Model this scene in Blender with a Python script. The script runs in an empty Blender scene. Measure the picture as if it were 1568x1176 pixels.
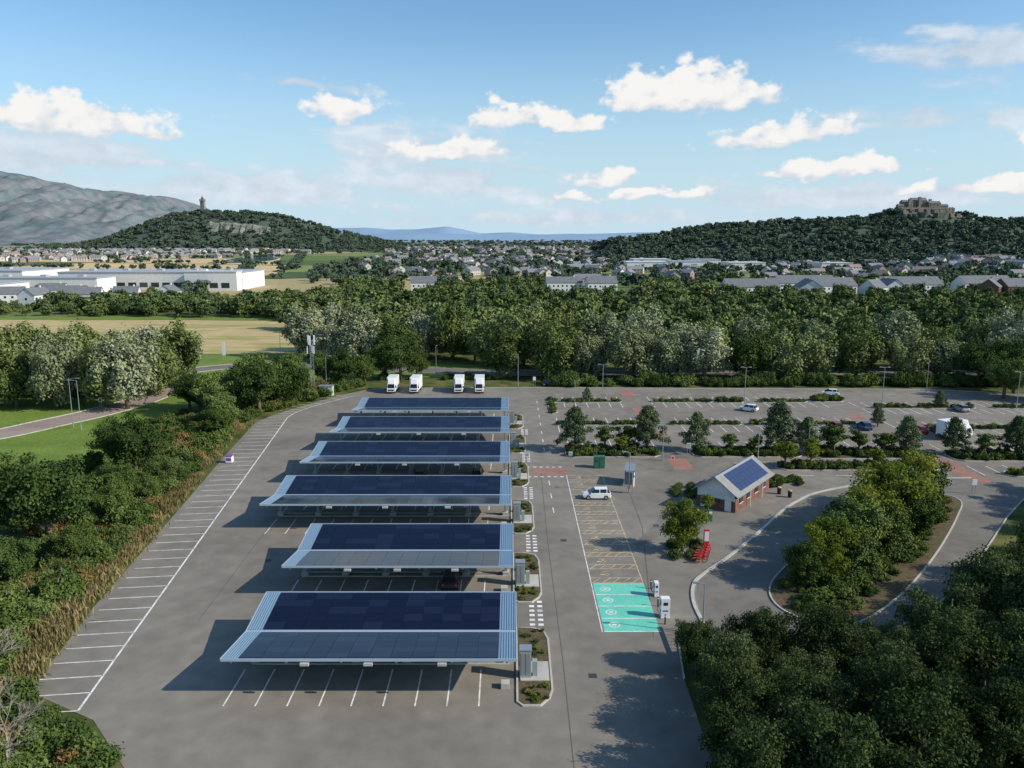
import bpy, math, random
import numpy as np
from mathutils import Vector, noise
random.seed(7); rg=np.random.default_rng(7)
rad=math.radians
sc=bpy.context.scene; COL=sc.collection

# ------------------------------------------------------------------ materials
def nt(name):
    m=bpy.data.materials.new(name); m.use_nodes=True
    return m,m.node_tree.nodes,m.node_tree.links,m.node_tree.nodes['Principled BSDF']
def mat(name,c,rough=.8,metal=0.,spec=.4):
    m,n,l,b=nt(name)
    b.inputs['Base Color'].default_value=(*c,1); b.inputs['Roughness'].default_value=rough
    b.inputs['Metallic'].default_value=metal; b.inputs['Specular IOR Level'].default_value=spec
    return m
def nmat(name,stops,scale,rough=.85,detail=6,spec=.2,scale2=None,amt2=.35,coord='Position',stretch=None):
    """noise-mixed colours (world metres); optional second finer noise multiplying brightness"""
    m,n,l,b=nt(name)
    if coord=='Position': src=n.new('ShaderNodeNewGeometry').outputs['Position']
    else: src=n.new('ShaderNodeTexCoord').outputs['Object']
    if stretch:
        v=n.new('ShaderNodeVectorMath'); v.operation='MULTIPLY'; v.inputs[1].default_value=stretch; l.new(src,v.inputs[0]); src=v.outputs[0]
    t=n.new('ShaderNodeTexNoise'); t.inputs['Scale'].default_value=scale; t.inputs['Detail'].default_value=detail
    t.inputs['Roughness'].default_value=.6
    l.new(src,t.inputs['Vector'])
    r=n.new('ShaderNodeValToRGB'); e=r.color_ramp.elements
    e[0].position=stops[0][0]; e[0].color=(*stops[0][1],1)
    e[1].position=stops[-1][0]; e[1].color=(*stops[-1][1],1)
    for p,c in stops[1:-1]:
        x=e.new(p); x.color=(*c,1)
    l.new(t.outputs['Fac'],r.inputs['Fac']); out=r.outputs['Color']
    if scale2:
        t2=n.new('ShaderNodeTexNoise'); t2.inputs['Scale'].default_value=scale2; t2.inputs['Detail'].default_value=5
        l.new(src,t2.inputs['Vector'])
        mr=n.new('ShaderNodeMapRange'); mr.inputs['From Min'].default_value=.3; mr.inputs['From Max'].default_value=.7
        mr.inputs['To Min'].default_value=1-amt2; mr.inputs['To Max'].default_value=1+amt2
        l.new(t2.outputs['Fac'],mr.inputs['Value'])
        vm=n.new('ShaderNodeVectorMath'); vm.operation='SCALE'
        l.new(out,vm.inputs[0]); l.new(mr.outputs[0],vm.inputs['Scale']); out=vm.outputs[0]
    l.new(out,b.inputs['Base Color'])
    b.inputs['Roughness'].default_value=rough; b.inputs['Specular IOR Level'].default_value=spec
    return m
HAZE_TINT=np.array((.30,.40,.54))
def haze_mix(c,f): return tuple(np.array(c)*(1-f)+HAZE_TINT*f)  # aerial haze painted into base colours by blending towards pale blue

def leafmat(name,c1,c2,c3,haze=0,transl=.0,k=1.4):
    """per-leaf random + per-tree random, diffuse (+ translucent) leaf"""
    m=bpy.data.materials.new(name); m.use_nodes=True; n=m.node_tree.nodes; l=m.node_tree.links
    n.remove(n['Principled BSDF'])
    c1,c2,c3=[haze_mix(np.array(c)*k,haze) for c in (c1,c2,c3)]  # leaf colours brightened, then distance haze blended in for far trees
    at=n.new('ShaderNodeAttribute'); at.attribute_name='rnd'
    oi=n.new('ShaderNodeObjectInfo')
    a2=n.new('ShaderNodeMath'); a2.operation='MULTIPLY_ADD'; a2.inputs[1].default_value=.55
    l.new(oi.outputs['Random'],a2.inputs[0])
    a=n.new('ShaderNodeMath'); a.operation='MULTIPLY'; a.inputs[1].default_value=.45
    l.new(at.outputs['Fac'],a.inputs[0]); l.new(a.outputs[0],a2.inputs[2])
    r=n.new('ShaderNodeValToRGB'); e=r.color_ramp.elements
    e[0].position=.12; e[0].color=(*c1,1); e[1].position=.9; e[1].color=(*c3,1)
    x=e.new(.5); x.color=(*c2,1)
    l.new(a2.outputs[0],r.inputs['Fac'])
    b=n.new('ShaderNodeBsdfDiffuse'); l.new(r.outputs['Color'],b.inputs['Color'])
    out=b.outputs[0]
    if transl:
        tr=n.new('ShaderNodeBsdfTranslucent'); l.new(r.outputs['Color'],tr.inputs['Color'])
        mx=n.new('ShaderNodeMixShader'); mx.inputs[0].default_value=transl
        l.new(b.outputs[0],mx.inputs[1]); l.new(tr.outputs[0],mx.inputs[2]); out=mx.outputs[0]
    l.new(out,n['Material Output'].inputs['Surface'])
    return m

M_asph=nmat('asphalt',[(.3,(.165,.146,.122)),(.5,(.215,.192,.160)),(.7,(.262,.235,.197))],.06,rough=.9,scale2=.5,amt2=.13)
M_asph2=nmat('asphalt_bus_loop',[(.3,(.150,.135,.115)),(.5,(.18,.163,.14)),(.7,(.212,.192,.165))],.12,rough=.9,scale2=.7,amt2=.12)
M_road=nmat('road_surface',[(.3,(.27,.205,.17)),(.7,(.35,.275,.23))],.1,rough=.9,scale2=1.,amt2=.08)
M_white=nmat('road_paint_white',[(.33,(.42,.41,.38)),(.55,(.80,.78,.74))],1.1,rough=.7)
M_yel=nmat('road_paint_yellow',[(.35,(.34,.27,.17)),(.6,(.66,.50,.25))],1.3,rough=.7)
M_turq=nmat('bay_paint_turquoise',[(.3,(.12,.50,.37)),(.7,(.17,.60,.45))],.5,rough=.7,scale2=4,amt2=.08)
M_red=nmat('red_surfacing',[(.3,(.27,.135,.11)),(.7,(.36,.19,.155))],.6,rough=.85,scale2=3,amt2=.12)
M_kerb=nmat('kerb_concrete',[(.3,(.38,.36,.32)),(.7,(.52,.50,.45))],.8,rough=.85)
M_conc=nmat('concrete',[(.3,(.38,.36,.33)),(.7,(.50,.48,.44))],.7,rough=.85)
M_soil=nmat('planting_soil',[(.3,(.05,.06,.02)),(.5,(.12,.085,.05)),(.7,(.08,.10,.03))],.35,rough=.95,scale2=4,amt2=.4)
M_grass=nmat('verge_grass',[(.3,(.11,.17,.025)),(.7,(.18,.25,.045))],.12,rough=.9,scale2=2,amt2=.25)
M_dry=nmat('dry_meadow',[(.3,(.40,.30,.14)),(.5,(.50,.385,.19)),(.6,(.30,.29,.09)),(.75,(.44,.34,.16))],.05,rough=.95,scale2=.6,amt2=.2,stretch=(.35,1.5,1))
M_stub=nmat('stubble_field',[(.3,(.50,.37,.19)),(.7,(.62,.47,.25))],.01,rough=.95,scale2=.05,amt2=.12)
M_fgreen=nmat('far_pasture',[(.3,(.16,.21,.07)),(.7,(.23,.27,.10))],.01,rough=.95,scale2=.08,amt2=.12)
M_metal=mat('canopy_metal',(.24,.35,.45),.42,.2)
M_metal2=mat('galvanised_steel',(.36,.39,.41),.45,.5)
M_gut=mat('gutter_pale_metal',(.38,.46,.51),.45,.1)
M_pv=mat('solar_cells_a',(.006,.009,.026),.12,0,.22)
M_pv2=mat('solar_cells_b',(.010,.015,.038),.15,0,.25)
M_bark=nmat('bark',[(.3,(.09,.07,.05)),(.7,(.18,.15,.11))],2.5,rough=.95,coord='Object')
M_barkl=nmat('pale_bark',[(.3,(.24,.21,.16)),(.7,(.38,.34,.27))],2.5,rough=.9,coord='Object')
M_wpaint=mat('white_paint',(.78,.78,.77),.35,0,.5)
M_glass=mat('dark_glass',(.012,.015,.018),.08,0,.6)
M_blk=mat('black_rubber',(.02,.02,.02),.7)
M_dgreen=mat('green_cabinet_paint',(.03,.14,.08),.5)
M_lgrey=mat('pale_grey_steel',(.30,.36,.34),.5,.1)
M_redp=mat('red_paint',(.55,.03,.03),.4)
M_blue=mat('blue_paint',(.03,.10,.35),.4)
M_purp=mat('purple_plastic',(.22,.06,.35),.5)
M_beige=mat('beige_paint',(.42,.50,.36),.6)
M_brick=nmat('brick',[(.35,(.14,.07,.05)),(.65,(.24,.13,.10))],3,rough=.9)
M_rend=nmat('white_render',[(.3,(.62,.61,.58)),(.7,(.74,.73,.70))],.5,rough=.9)
M_slate=nmat('slate_roof',[(.3,(.13,.135,.145)),(.7,(.19,.195,.205))],.6,rough=.75)
M_lslate=nmat('light_slate_roof',[(.3,(.21,.21,.20)),(.7,(.30,.30,.29))],.9,rough=.75)
M_stone=nmat('sandstone',[(.3,(.18,.155,.12)),(.7,(.31,.27,.21))],.12,rough=.9,scale2=.5,amt2=.15)
M_wroof=mat('white_metal_roof',(.58,.59,.60),.5)
M_groof=mat('grey_metal_roof',(.36,.38,.41),.5)
M_win=mat('window_glass',(.03,.04,.05),.12)
M_water=mat('river_water',(.12,.20,.28),.05,0,.6)

# ------------------------------------------------------------------ mesh builder
class MB:
    def __init__(s): s.v=[];s.f=[];s.m=[]
    def quad(s,a,b,c,d,m=0):
        i=len(s.v); s.v+=[a,b,c,d]; s.f.append((i,i+1,i+2,i+3)); s.m.append(m)
    def poly(s,pts,z,m=0):
        i=len(s.v); s.v+=[(p[0],p[1],z) for p in pts]
        a=sum(pts[k][0]*pts[(k+1)%len(pts)][1]-pts[(k+1)%len(pts)][0]*pts[k][1] for k in range(len(pts)))
        idx=list(range(i,i+len(pts)))
        if a<0: idx.reverse()
        s.f.append(tuple(idx)); s.m.append(m)
    def hexa(s,P,m=0):
        i=len(s.v); s.v+=list(P)
        for q in ((0,3,2,1),(4,5,6,7),(0,1,5,4),(1,2,6,5),(2,3,7,6),(3,0,4,7)):
            s.f.append(tuple(i+k for k in q)); s.m.append(m)
    def box(s,x0,x1,y0,y1,z0,z1,m=0,rot=0,c=None,tx=0,ty=0):
        P=[(x0,y0,z0),(x1,y0,z0),(x1,y1,z0),(x0,y1,z0),(x0+tx,y0+ty,z1),(x1-tx,y0+ty,z1),(x1-tx,y1-ty,z1),(x0+tx,y1-ty,z1)]
        if rot:
            cx,cy=c or ((x0+x1)/2,(y0+y1)/2); ca,sa=math.cos(rot),math.sin(rot)
            P=[(cx+(p[0]-cx)*ca-(p[1]-cy)*sa,cy+(p[0]-cx)*sa+(p[1]-cy)*ca,p[2]) for p in P]
        s.hexa(P,m)
    def cyl(s,p0,p1,r0,r1,m=0,n=8,cap=True):
        p0=Vector(p0);p1=Vector(p1);d=(p1-p0).normalized()
        a=d.orthogonal().normalized(); b=d.cross(a); i=len(s.v)
        for p,r in ((p0,r0),(p1,r1)):
            for k in range(n):
                t=2*math.pi*k/n; q=p+a*(r*math.cos(t))+b*(r*math.sin(t)); s.v.append(tuple(q))
        for k in range(n):
            k2=(k+1)%n; s.f.append((i+k,i+k2,i+n+k2,i+n+k)); s.m.append(m)
        if cap:
            s.f.append(tuple(i+n+k for k in range(n))); s.m.append(m)
            s.f.append(tuple(i+n-1-k for k in range(n))); s.m.append(m)
    def line(s,x0,y0,x1,y1,w=.12,z=.006,m=0):
        d=math.hypot(x1-x0,y1-y0); nx,ny=-(y1-y0)/d*w/2,(x1-x0)/d*w/2
        s.quad((x0-nx,y0-ny,z),(x1-nx,y1-ny,z),(x1+nx,y1+ny,z),(x0+nx,y0+ny,z),m)
    def obj(s,name,mats,parent=None,loc=None,rot=0,bev=0,link=True,smooth=False):
        me=bpy.data.meshes.new(name); me.from_pydata(s.v,[],s.f)
        for m in mats: me.materials.append(m)
        me.polygons.foreach_set('material_index',s.m)
        if smooth: me.polygons.foreach_set('use_smooth',[True]*len(s.f))
        me.update(); o=bpy.data.objects.new(name,me)
        if link: COL.objects.link(o)
        if loc: o.location=loc
        o.rotation_euler[2]=rot
        if parent: o.parent=parent
        if bev:
            b=o.modifiers.new('bevel','BEVEL'); b.width=bev; b.segments=2; b.limit_method='ANGLE'
        return o
def empty(name,loc=(0,0,0),rot=0):
    e=bpy.data.objects.new(name,None); e.location=loc; e.rotation_euler[2]=rot; e.empty_display_size=.5
    COL.objects.link(e); return e
def sheet(name,pts,z,m):
    b=MB(); b.poly(pts,z); return b.obj(name,[m])
def smoothpoly(pts,closed=True,n=6):
    out=[];N=len(pts)
    rng=range(N) if closed else range(N-1)
    for i in rng:
        P=[pts[(i+k)%N] if closed else pts[min(max(i+k,0),N-1)] for k in (-1,0,1,2)]
        for j in range(n):
            t=j/n
            out.append(tuple(.5*((2*P[1][a])+(-P[0][a]+P[2][a])*t+(2*P[0][a]-5*P[1][a]+4*P[2][a]-P[3][a])*t*t+(-P[0][a]+3*P[1][a]-3*P[2][a]+P[3][a])*t**3) for a in (0,1)))
    if not closed: out.append(tuple(pts[-1]))
    return out
def offset(pts,w,closed=True):
    N=len(pts);out=[]
    for i in range(N):
        a=pts[i-1] if (closed or i>0) else pts[i]; b=pts[(i+1)%N] if (closed or i<N-1) else pts[i]
        dx,dy=b[0]-a[0],b[1]-a[1];d=math.hypot(dx,dy) or 1
        out.append((pts[i][0]-dy/d*w,pts[i][1]+dx/d*w))
    return out
def strip(b,pts,w,z0,z1,m=0,closed=False):
    L=offset(pts,w/2,closed);Rr=offset(pts,-w/2,closed);N=len(pts)
    for i in range(N if closed else N-1):
        j=(i+1)%N
        if z0==z1: b.quad((*Rr[i],z1),(*Rr[j],z1),(*L[j],z1),(*L[i],z1),m)
        else: b.hexa([(*Rr[i],z0),(*Rr[j],z0),(*L[j],z0),(*L[i],z0),(*Rr[i],z1),(*Rr[j],z1),(*L[j],z1),(*L[i],z1)],m)
def ccw(pts):
    a=sum(pts[k][0]*pts[(k+1)%len(pts)][1]-pts[(k+1)%len(pts)][0]*pts[k][1] for k in range(len(pts)))
    return pts if a>0 else pts[::-1]
def island(name,pts,topmat):
    pts=ccw(pts); b=MB(); strip(b,offset(pts,.08),.16,0,.13,0,True)
    b.poly(offset(pts,.17),.10,1); return b.obj(name,[M_kerb,topmat])
def inside(p,poly):
    x,y=p;c=False;N=len(poly)
    for i in range(N):
        x0,y0=poly[i];x1,y1=poly[i-1]
        if (y0>y)!=(y1>y) and x<(x1-x0)*(y-y0)/(y1-y0)+x0: c=not c
    return c

# ------------------------------------------------------------------ foliage
def build_leafy(name,P,Nn,S,asp,trunk,mats,up=None,rn=None):
    P=np.asarray(P);N=len(P)
    Nn=Nn/np.linalg.norm(Nn,axis=1,keepdims=True)
    r=rg.normal(size=(N,3)) if up is None else np.tile([0,0,1.],(N,1))+rg.normal(size=(N,3))*up
    t1=np.cross(Nn,r); t1/=np.linalg.norm(t1,axis=1,keepdims=True)+1e-9
    t2=np.cross(Nn,t1)
    if up is not None: t1,t2=t2,t1
    S=S[:,None]
    V=np.empty((N,4,3)); V[:,0]=P+t1*S; V[:,1]=P+t2*S*asp; V[:,2]=P-t1*S; V[:,3]=P-t2*S*asp
    V=V.reshape(-1,3)
    tv=np.array(trunk.v).reshape(-1,3); tf=[f for f in trunk.f]
    nv=len(tv); allv=np.vstack([tv,V]) if nv else V
    loops=[i for f in tf for i in f]; lt=[len(f) for f in tf]
    li=np.concatenate([np.array(loops,dtype=np.int32),np.arange(N*4,dtype=np.int32)+nv])
    tot=np.concatenate([np.array(lt,dtype=np.int32),np.full(N,4,dtype=np.int32)])
    st=np.concatenate([[0],np.cumsum(tot)[:-1]]).astype(np.int32)
    me=bpy.data.meshes.new(name)
    me.vertices.add(len(allv)); me.vertices.foreach_set('co',allv.astype(np.float32).ravel())
    me.loops.add(len(li)); me.loops.foreach_set('vertex_index',li)
    me.polygons.add(len(tot)); me.polygons.foreach_set('loop_start',st)
    mi=np.zeros(len(tot),dtype=np.int32); mi[:len(tf)]=1
    for m in mats: me.materials.append(m)
    me.polygons.foreach_set('material_index',mi)
    me.update(calc_edges=True)
    rr=np.zeros(len(tot),dtype=np.float32); rr[len(tf):]=rg.random(N) if rn is None else np.clip(rn,0,1)
    a=me.attributes.new('rnd','FLOAT','FACE'); a.data.foreach_set('value',rr)
    return me
def rdir(n):
    d=rg.normal(size=(n,3)); return d/np.linalg.norm(d,axis=1,keepdims=True)
def tree_mesh(name,kind,H,R,ncl,nleaf,leaf,mats,low=.12,cs=(.24,.42),jit=.6,stray=.08):
    tr=MB(); Ps=[];Ns=[];Rn=[];cl=[]
    if kind in('round','willow'):
        cz=H*(1+low)/2; rz=H*(1-low)/2
        lob=[rdir(1)[0] for _ in range(5)]
        for k in range(ncl):
            d=rdir(1)[0]; f=rg.uniform(.35,.86) if k%5 else rg.uniform(0,.4)
            bulge=1+.26*max(0,max(float(d@q) for q in lob)**3)-.12
            rc=R*rg.uniform(*cs)
            c=np.array([d[0]*R*f*bulge,d[1]*R*f*bulge,cz+d[2]*(rz-rc*.8)*min(1,f*1.2)])
            if kind=='willow':
                rs=np.array([rc*.9,rc*.9,rc*rg.uniform(1.1,1.7)])
                c[2]=min(c[2],H-rs[2]*.9)
            else: rs=np.array([rc,rc,rc*rg.uniform(.6,.9)])
            cl.append((c,rs))
    elif kind=='bush':
        for k in range(ncl):
            d=rdir(1)[0]; f=rg.uniform(.1,.78); rc=R*rg.uniform(.22,.42)
            c=np.array([d[0]*R*f,d[1]*R*f,abs(d[2])*(H-rc)*.9*f+rc*.5+.1*H]); cl.append((c,np.array([rc,rc,rc*.8])))
    elif kind=='pine':
        for k in range(ncl):
            t=(k+.5)/ncl; z=H*(.14+.80*t); rr=R*(1-t**1.7)**.8*(.7+.5*rg.random())
            a=k*2.4+rg.random()*.9; f=rg.uniform(.35,.95)
            c=np.array([math.cos(a)*rr*f,math.sin(a)*rr*f,z+rr*f*.2]); s=max(.4,R*.25)
            cl.append((c,np.array([s,s,s*.6])))
    w=np.array([c[1][0]*c[1][2] for c in cl])**.9; w/=w.sum()
    for (c,rs),wi in zip(cl,w):
        n=max(6,int(nleaf*wi)); d=rdir(n); rr=rg.random(n)**.4
        rr*=1+.25*np.sin(d[:,0]*7+c[0]*3)*np.sin(d[:,1]*6+c[1]*5)
        rr=np.where(rg.random(n)<stray,rr*1.35,rr)
        p=c+d*rs*rr[:,None]; p[:,2]=np.maximum(p[:,2],.05)
        Ps.append(p); out=p-np.array([0,0,H*.45]); out/=np.linalg.norm(out,axis=1,keepdims=True)+1e-6
        Ns.append(d*.55+out*.35+rg.normal(size=(n,3))*jit+np.array([0,0,.2]))
        Rn.append(np.full(n,rg.uniform(-.15,.25))+rg.random(n)*.8)
    tr.cyl((0,0,-.2),(0,0,H*.35),R*.065+.05,R*.045+.04,0,7); top=(rg.uniform(-.3,.3),rg.uniform(-.3,.3),H*.8)
    tr.cyl((0,0,H*.35),top,R*.045+.04,.04,0,6)
    for (c,rs) in cl[::max(1,len(cl)//14)]:
        z0=min(c[2]*.6,H*.6); tr.cyl((0,0,z0),tuple(c),R*.022+.02,.02,0,5,False)
    P=np.vstack(Ps);Nn=np.vstack(Ns);Rn=np.concatenate(Rn); S=leaf*rg.uniform(.6,1.35,len(P))
    if kind=='willow': return build_leafy(name,P,Nn,S,.5,tr,mats,up=.6,rn=Rn)
    return build_leafy(name,P,Nn,S,.6,tr,mats,rn=Rn)
L_near=leafmat('foliage_near',(.022,.036,.012),(.048,.070,.024),(.105,.130,.052),k=1.35,transl=.15)
L_dark=leafmat('foliage_dark',(.022,.038,.011),(.044,.070,.019),(.082,.112,.034))
L_mid=leafmat('foliage_mid',(.036,.057,.014),(.066,.096,.025),(.112,.142,.042))
L_yel=leafmat('foliage_yellow_green',(.07,.10,.014),(.125,.155,.025),(.22,.21,.04),transl=.3)
L_wil=leafmat('foliage_willow',(.115,.135,.065),(.175,.195,.105),(.26,.27,.175))
L_wil2=leafmat('foliage_willow_green',(.070,.093,.028),(.120,.148,.050),(.185,.205,.088))
L_wil3=leafmat('foliage_alder',(.040,.062,.018),(.075,.100,.030),(.125,.145,.05))
L_pine=leafmat('foliage_pine',(.036,.055,.025),(.068,.092,.044),(.125,.145,.072))
L_brn=leafmat('foliage_rusty',(.08,.058,.02),(.15,.10,.034),(.25,.15,.05))
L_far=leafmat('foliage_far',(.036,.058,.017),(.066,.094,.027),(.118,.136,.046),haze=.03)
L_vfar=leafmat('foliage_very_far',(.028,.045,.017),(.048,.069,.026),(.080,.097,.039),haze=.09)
L_reed=leafmat('reed_blades',(.09,.08,.032),(.16,.13,.055),(.25,.20,.10),transl=.15)

near=[tree_mesh('near_tree_mesh','round',8,4.0,130,34000,.105,[L_near,M_bark],cs=(.12,.25),jit=.9,stray=.16) for _ in range(4)]
midt=[tree_mesh('mid_tree_mesh','round',10,4.8,80,16000,.17,[L_mid,M_bark],cs=(.14,.30),stray=.12) for _ in range(3)]
darkt=[tree_mesh('dark_tree_mesh','round',11,5.6,90,18000,.185,[L_dark,M_bark],cs=(.14,.28),stray=.12) for _ in range(3)]
yelt=[tree_mesh('yellow_tree_mesh','round',8,3.6,60,12000,.14,[L_yel,M_bark],low=.05,cs=(.15,.32)) for _ in range(3)]
smallt=[tree_mesh('small_tree_mesh','round',5,1.6,22,3000,.14,[L_mid,M_bark],low=.25) for _ in range(2)]
smally=[tree_mesh('small_tree_y_mesh','round',5,1.6,22,3000,.14,[L_yel,M_bark],low=.25) for _ in range(2)]
pinet=[tree_mesh('pine_mesh','pine',8,3.1,60,6500,.17,[L_pine,M_bark]) for _ in range(3)]
wilt=[tree_mesh('willow_mesh','willow',17,6.8,80,11000,.37,[m,M_bark],low=.02,cs=(.14,.32)) for m in (L_wil,L_wil2,L_wil,L_wil2,L_wil3)]
bush=[tree_mesh('bush_mesh','bush',2.6,2.0,22,2600,.145,[m,M_bark]) for m in (L_dark,L_mid,L_mid,L_brn)]
lowb=[tree_mesh('low_shrub_mesh','bush',1.0,.8,9,500,.09,[m,M_bark]) for m in (L_dark,L_mid,L_yel)]
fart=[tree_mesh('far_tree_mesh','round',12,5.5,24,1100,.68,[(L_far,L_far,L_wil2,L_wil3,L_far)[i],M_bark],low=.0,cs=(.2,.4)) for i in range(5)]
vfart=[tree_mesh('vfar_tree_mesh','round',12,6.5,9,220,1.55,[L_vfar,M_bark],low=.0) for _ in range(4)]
def reed_mesh():
    n=300; P=np.column_stack([rg.normal(0,.8,n),rg.normal(0,.8,n),rg.uniform(.25,.9,n)])
    Nn=rg.normal(size=(n,3)); Nn[:,2]*=.15
    return build_leafy('reed_mesh',P,Nn,rg.uniform(.25,.6,n),.13,MB(),[L_reed,M_bark],up=.25)
reeds=[reed_mesh() for _ in range(2)]
def put(name,me,x,y,H=None,base=None,z=0,wide=1.0,rot=None):
    o=bpy.data.objects.new(name,me); COL.objects.link(o)
    s=(H/base) if H else 1.
    o.location=(x,y,z); o.scale=(s*wide,s*wide,s); o.rotation_euler[2]=random.uniform(0,6.28) if rot is None else rot
    return o
def proto_col(name,meshes):
    c=bpy.data.collections.new(name)
    for i,m in enumerate(meshes):
        c.objects.link(bpy.data.objects.new('%s_%02d'%(name,i),m))
    return c
def scatter(name,pts,coll):
    """pts: x,y,z,sxy,sz,rot,idx"""
    pts=np.array(pts,dtype=np.float32); n=len(pts)
    me=bpy.data.meshes.new(name); me.vertices.add(n); me.vertices.foreach_set('co',pts[:,:3].ravel())
    a=me.attributes.new('scl','FLOAT_VECTOR','POINT'); a.data.foreach_set('vector',np.column_stack([pts[:,3],pts[:,3],pts[:,4]]).ravel())
    a=me.attributes.new('rot','FLOAT_VECTOR','POINT'); a.data.foreach_set('vector',np.column_stack([np.zeros(n),np.zeros(n),pts[:,5]]).astype(np.float32).ravel())
    a=me.attributes.new('idx','INT','POINT'); a.data.foreach_set('value',pts[:,6].astype(np.int32))
    o=bpy.data.objects.new(name,me); COL.objects.link(o)
    g=bpy.data.node_groups.new(name+'_gn','GeometryNodeTree')
    g.interface.new_socket('Geometry',in_out='INPUT',socket_type='NodeSocketGeometry')
    g.interface.new_socket('Geometry',in_out='OUTPUT',socket_type='NodeSocketGeometry')
    N=g.nodes;L=g.links
    gi=N.new('NodeGroupInput');go=N.new('NodeGroupOutput')
    ci=N.new('GeometryNodeCollectionInfo'); ci.inputs['Collection'].default_value=coll
    ci.inputs['Separate Children'].default_value=True; ci.inputs['Reset Children'].default_value=True
    ip=N.new('GeometryNodeInstanceOnPoints'); ip.inputs['Pick Instance'].default_value=True
    def na(nm,t):
        q=N.new('GeometryNodeInputNamedAttribute'); q.data_type=t; q.inputs['Name'].default_value=nm; return q.outputs[0]
    L.new(gi.outputs[0],ip.inputs['Points']); L.new(ci.outputs[0],ip.inputs['Instance'])
    L.new(na('idx','INT'),ip.inputs['Instance Index']); L.new(na('scl','FLOAT_VECTOR'),ip.inputs['Scale'])
    L.new(na('rot','FLOAT_VECTOR'),ip.inputs['Rotation'])
    L.new(ip.outputs[0],go.inputs[0])
    md=o.modifiers.new('scatter','NODES'); md.node_group=g
    return o
C_bush=proto_col('bush_kinds',bush); C_low=proto_col('low_shrub_kinds',lowb)
C_far=proto_col('far_tree_kinds',fart); C_vfar=proto_col('vfar_tree_kinds',vfart); C_reed=proto_col('reed_kinds',reeds)
ru=random.uniform

# ------------------------------------------------------------------ ground
m,n,l,b=nt('ground_land')
geo=n.new('ShaderNodeNewGeometry')
def gn(scale,detail=5):
    t=n.new('ShaderNodeTexNoise'); t.inputs['Scale'].default_value=scale; t.inputs['Detail'].default_value=detail
    l.new(geo.outputs['Position'],t.inputs['Vector']); return t.outputs['Fac']
def ramp(f,st):
    r=n.new('ShaderNodeValToRGB'); e=r.color_ramp.elements
    e[0].position=st[0][0]; e[0].color=(*st[0][1],1); e[1].position=st[-1][0]; e[1].color=(*st[-1][1],1)
    for p,c in st[1:-1]:
        x=e.new(p); x.color=(*c,1)
    l.new(f,r.inputs['Fac']); return r.outputs['Color']
def mixc(f,a,c):
    x=n.new('ShaderNodeMix'); x.data_type='RGBA'; l.new(f,x.inputs[0]) ; l.new(a,x.inputs[6])
    if isinstance(c,tuple): x.inputs[7].default_value=(*c,1)
    else: l.new(c,x.inputs[7])
    return x.outputs[2]
near_c=ramp(gn(.25,8),[(.35,(.05,.07,.02)),(.5,(.09,.11,.03)),(.65,(.16,.14,.055))])
vo=n.new('ShaderNodeTexVoronoi'); vo.inputs['Scale'].default_value=.0035
l.new(geo.outputs['Position'],vo.inputs['Vector'])
sp=n.new('ShaderNodeSeparateColor'); l.new(vo.outputs['Color'],sp.inputs[0])
far_c=ramp(sp.outputs[0],[(.15,(.07,.11,.04)),(.45,(.12,.17,.055)),(.7,(.18,.21,.08)),(.9,(.40,.32,.17))])
ln=n.new('ShaderNodeVectorMath'); ln.operation='LENGTH'; l.new(geo.outputs['Position'],ln.inputs[0])
def mr(a,b_):
    x=n.new('ShaderNodeMapRange'); x.inputs['From Min'].default_value=a; x.inputs['From Max'].default_value=b_; x.interpolation_type='SMOOTHSTEP'
    l.new(ln.outputs['Value'],x.inputs['Value']); return x.outputs[0]
c=mixc(mr(300,500),near_c,far_c); c=mixc(mr(1500,12000),c,(.24,.34,.46))  # second mix paints blue distance haze into the land colour
l.new(c,b.inputs['Base Color']); b.inputs['Roughness'].default_value=.95; b.inputs['Specular IOR Level'].default_value=.1
g=MB(); g.quad((-60000,-2000,-.03),(60000,-2000,-.03),(60000,70000,-.03),(-60000,70000,-.03)); g.obj('ground',[m])

lot=[(-19,30),(-22,40),(-26.8,48.7),(-31.8,54.2),(-39,58),(-41.5,73),(-44.5,98),(-48.5,130),(-51,153),(-47.5,164),(-40,180),(-34,188),(-2,189.5),(100,187),(125,180),(150,150),(150,118),(100,112),(73,107),(65,98.5),(54,85.5),(49,79),(39,70.5),(31.6,65.4),(24.5,65.4),(15.2,67),(14.3,60),(13.5,30)]
sheet('car_park_asphalt',lot,0,M_asph)
kb=MB(); strip(kb,lot[11:15],.16,0,.12); strip(kb,lot[17:27],.16,0,.12)
kb.obj('boundary_kerb',[M_kerb])
loopL=smoothpoly([(18.2,68),(18.2,73.5),(19.2,78),(21,80.8),(25.3,85.9),(31.2,93.7),(36,100.5),(39.5,104.6),(43.7,108.4),(51,112),(60,114.6),(70,115.5)],False,6)
k=MB(); strip(k,loopL,.35,0,.12); k.obj('bus_loop_kerb',[M_kerb])
loop_isl=smoothpoly([(26.8,77),(30.2,82.4),(38,92),(47.5,101.5),(54.5,107.2),(60.5,108.2),(62.5,105),(58.8,98.9),(50.5,87.8),(43,78.8),(37,72.6),(32.3,69.2),(28.7,69.5),(26.4,72.6)],True,5)
sheet('bus_loop_asphalt',[(x,y) for x,y in offset(loopL,-.4,False)]+[(72,107),(64.5,98.5),(53.6,85.5),(48.6,79),(38.8,70.9),(31.5,65.9),(24.5,65.9),(18.4,67.4)],.004,M_asph2)
island('bus_loop_planted_island',loop_isl,M_soil)

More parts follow.
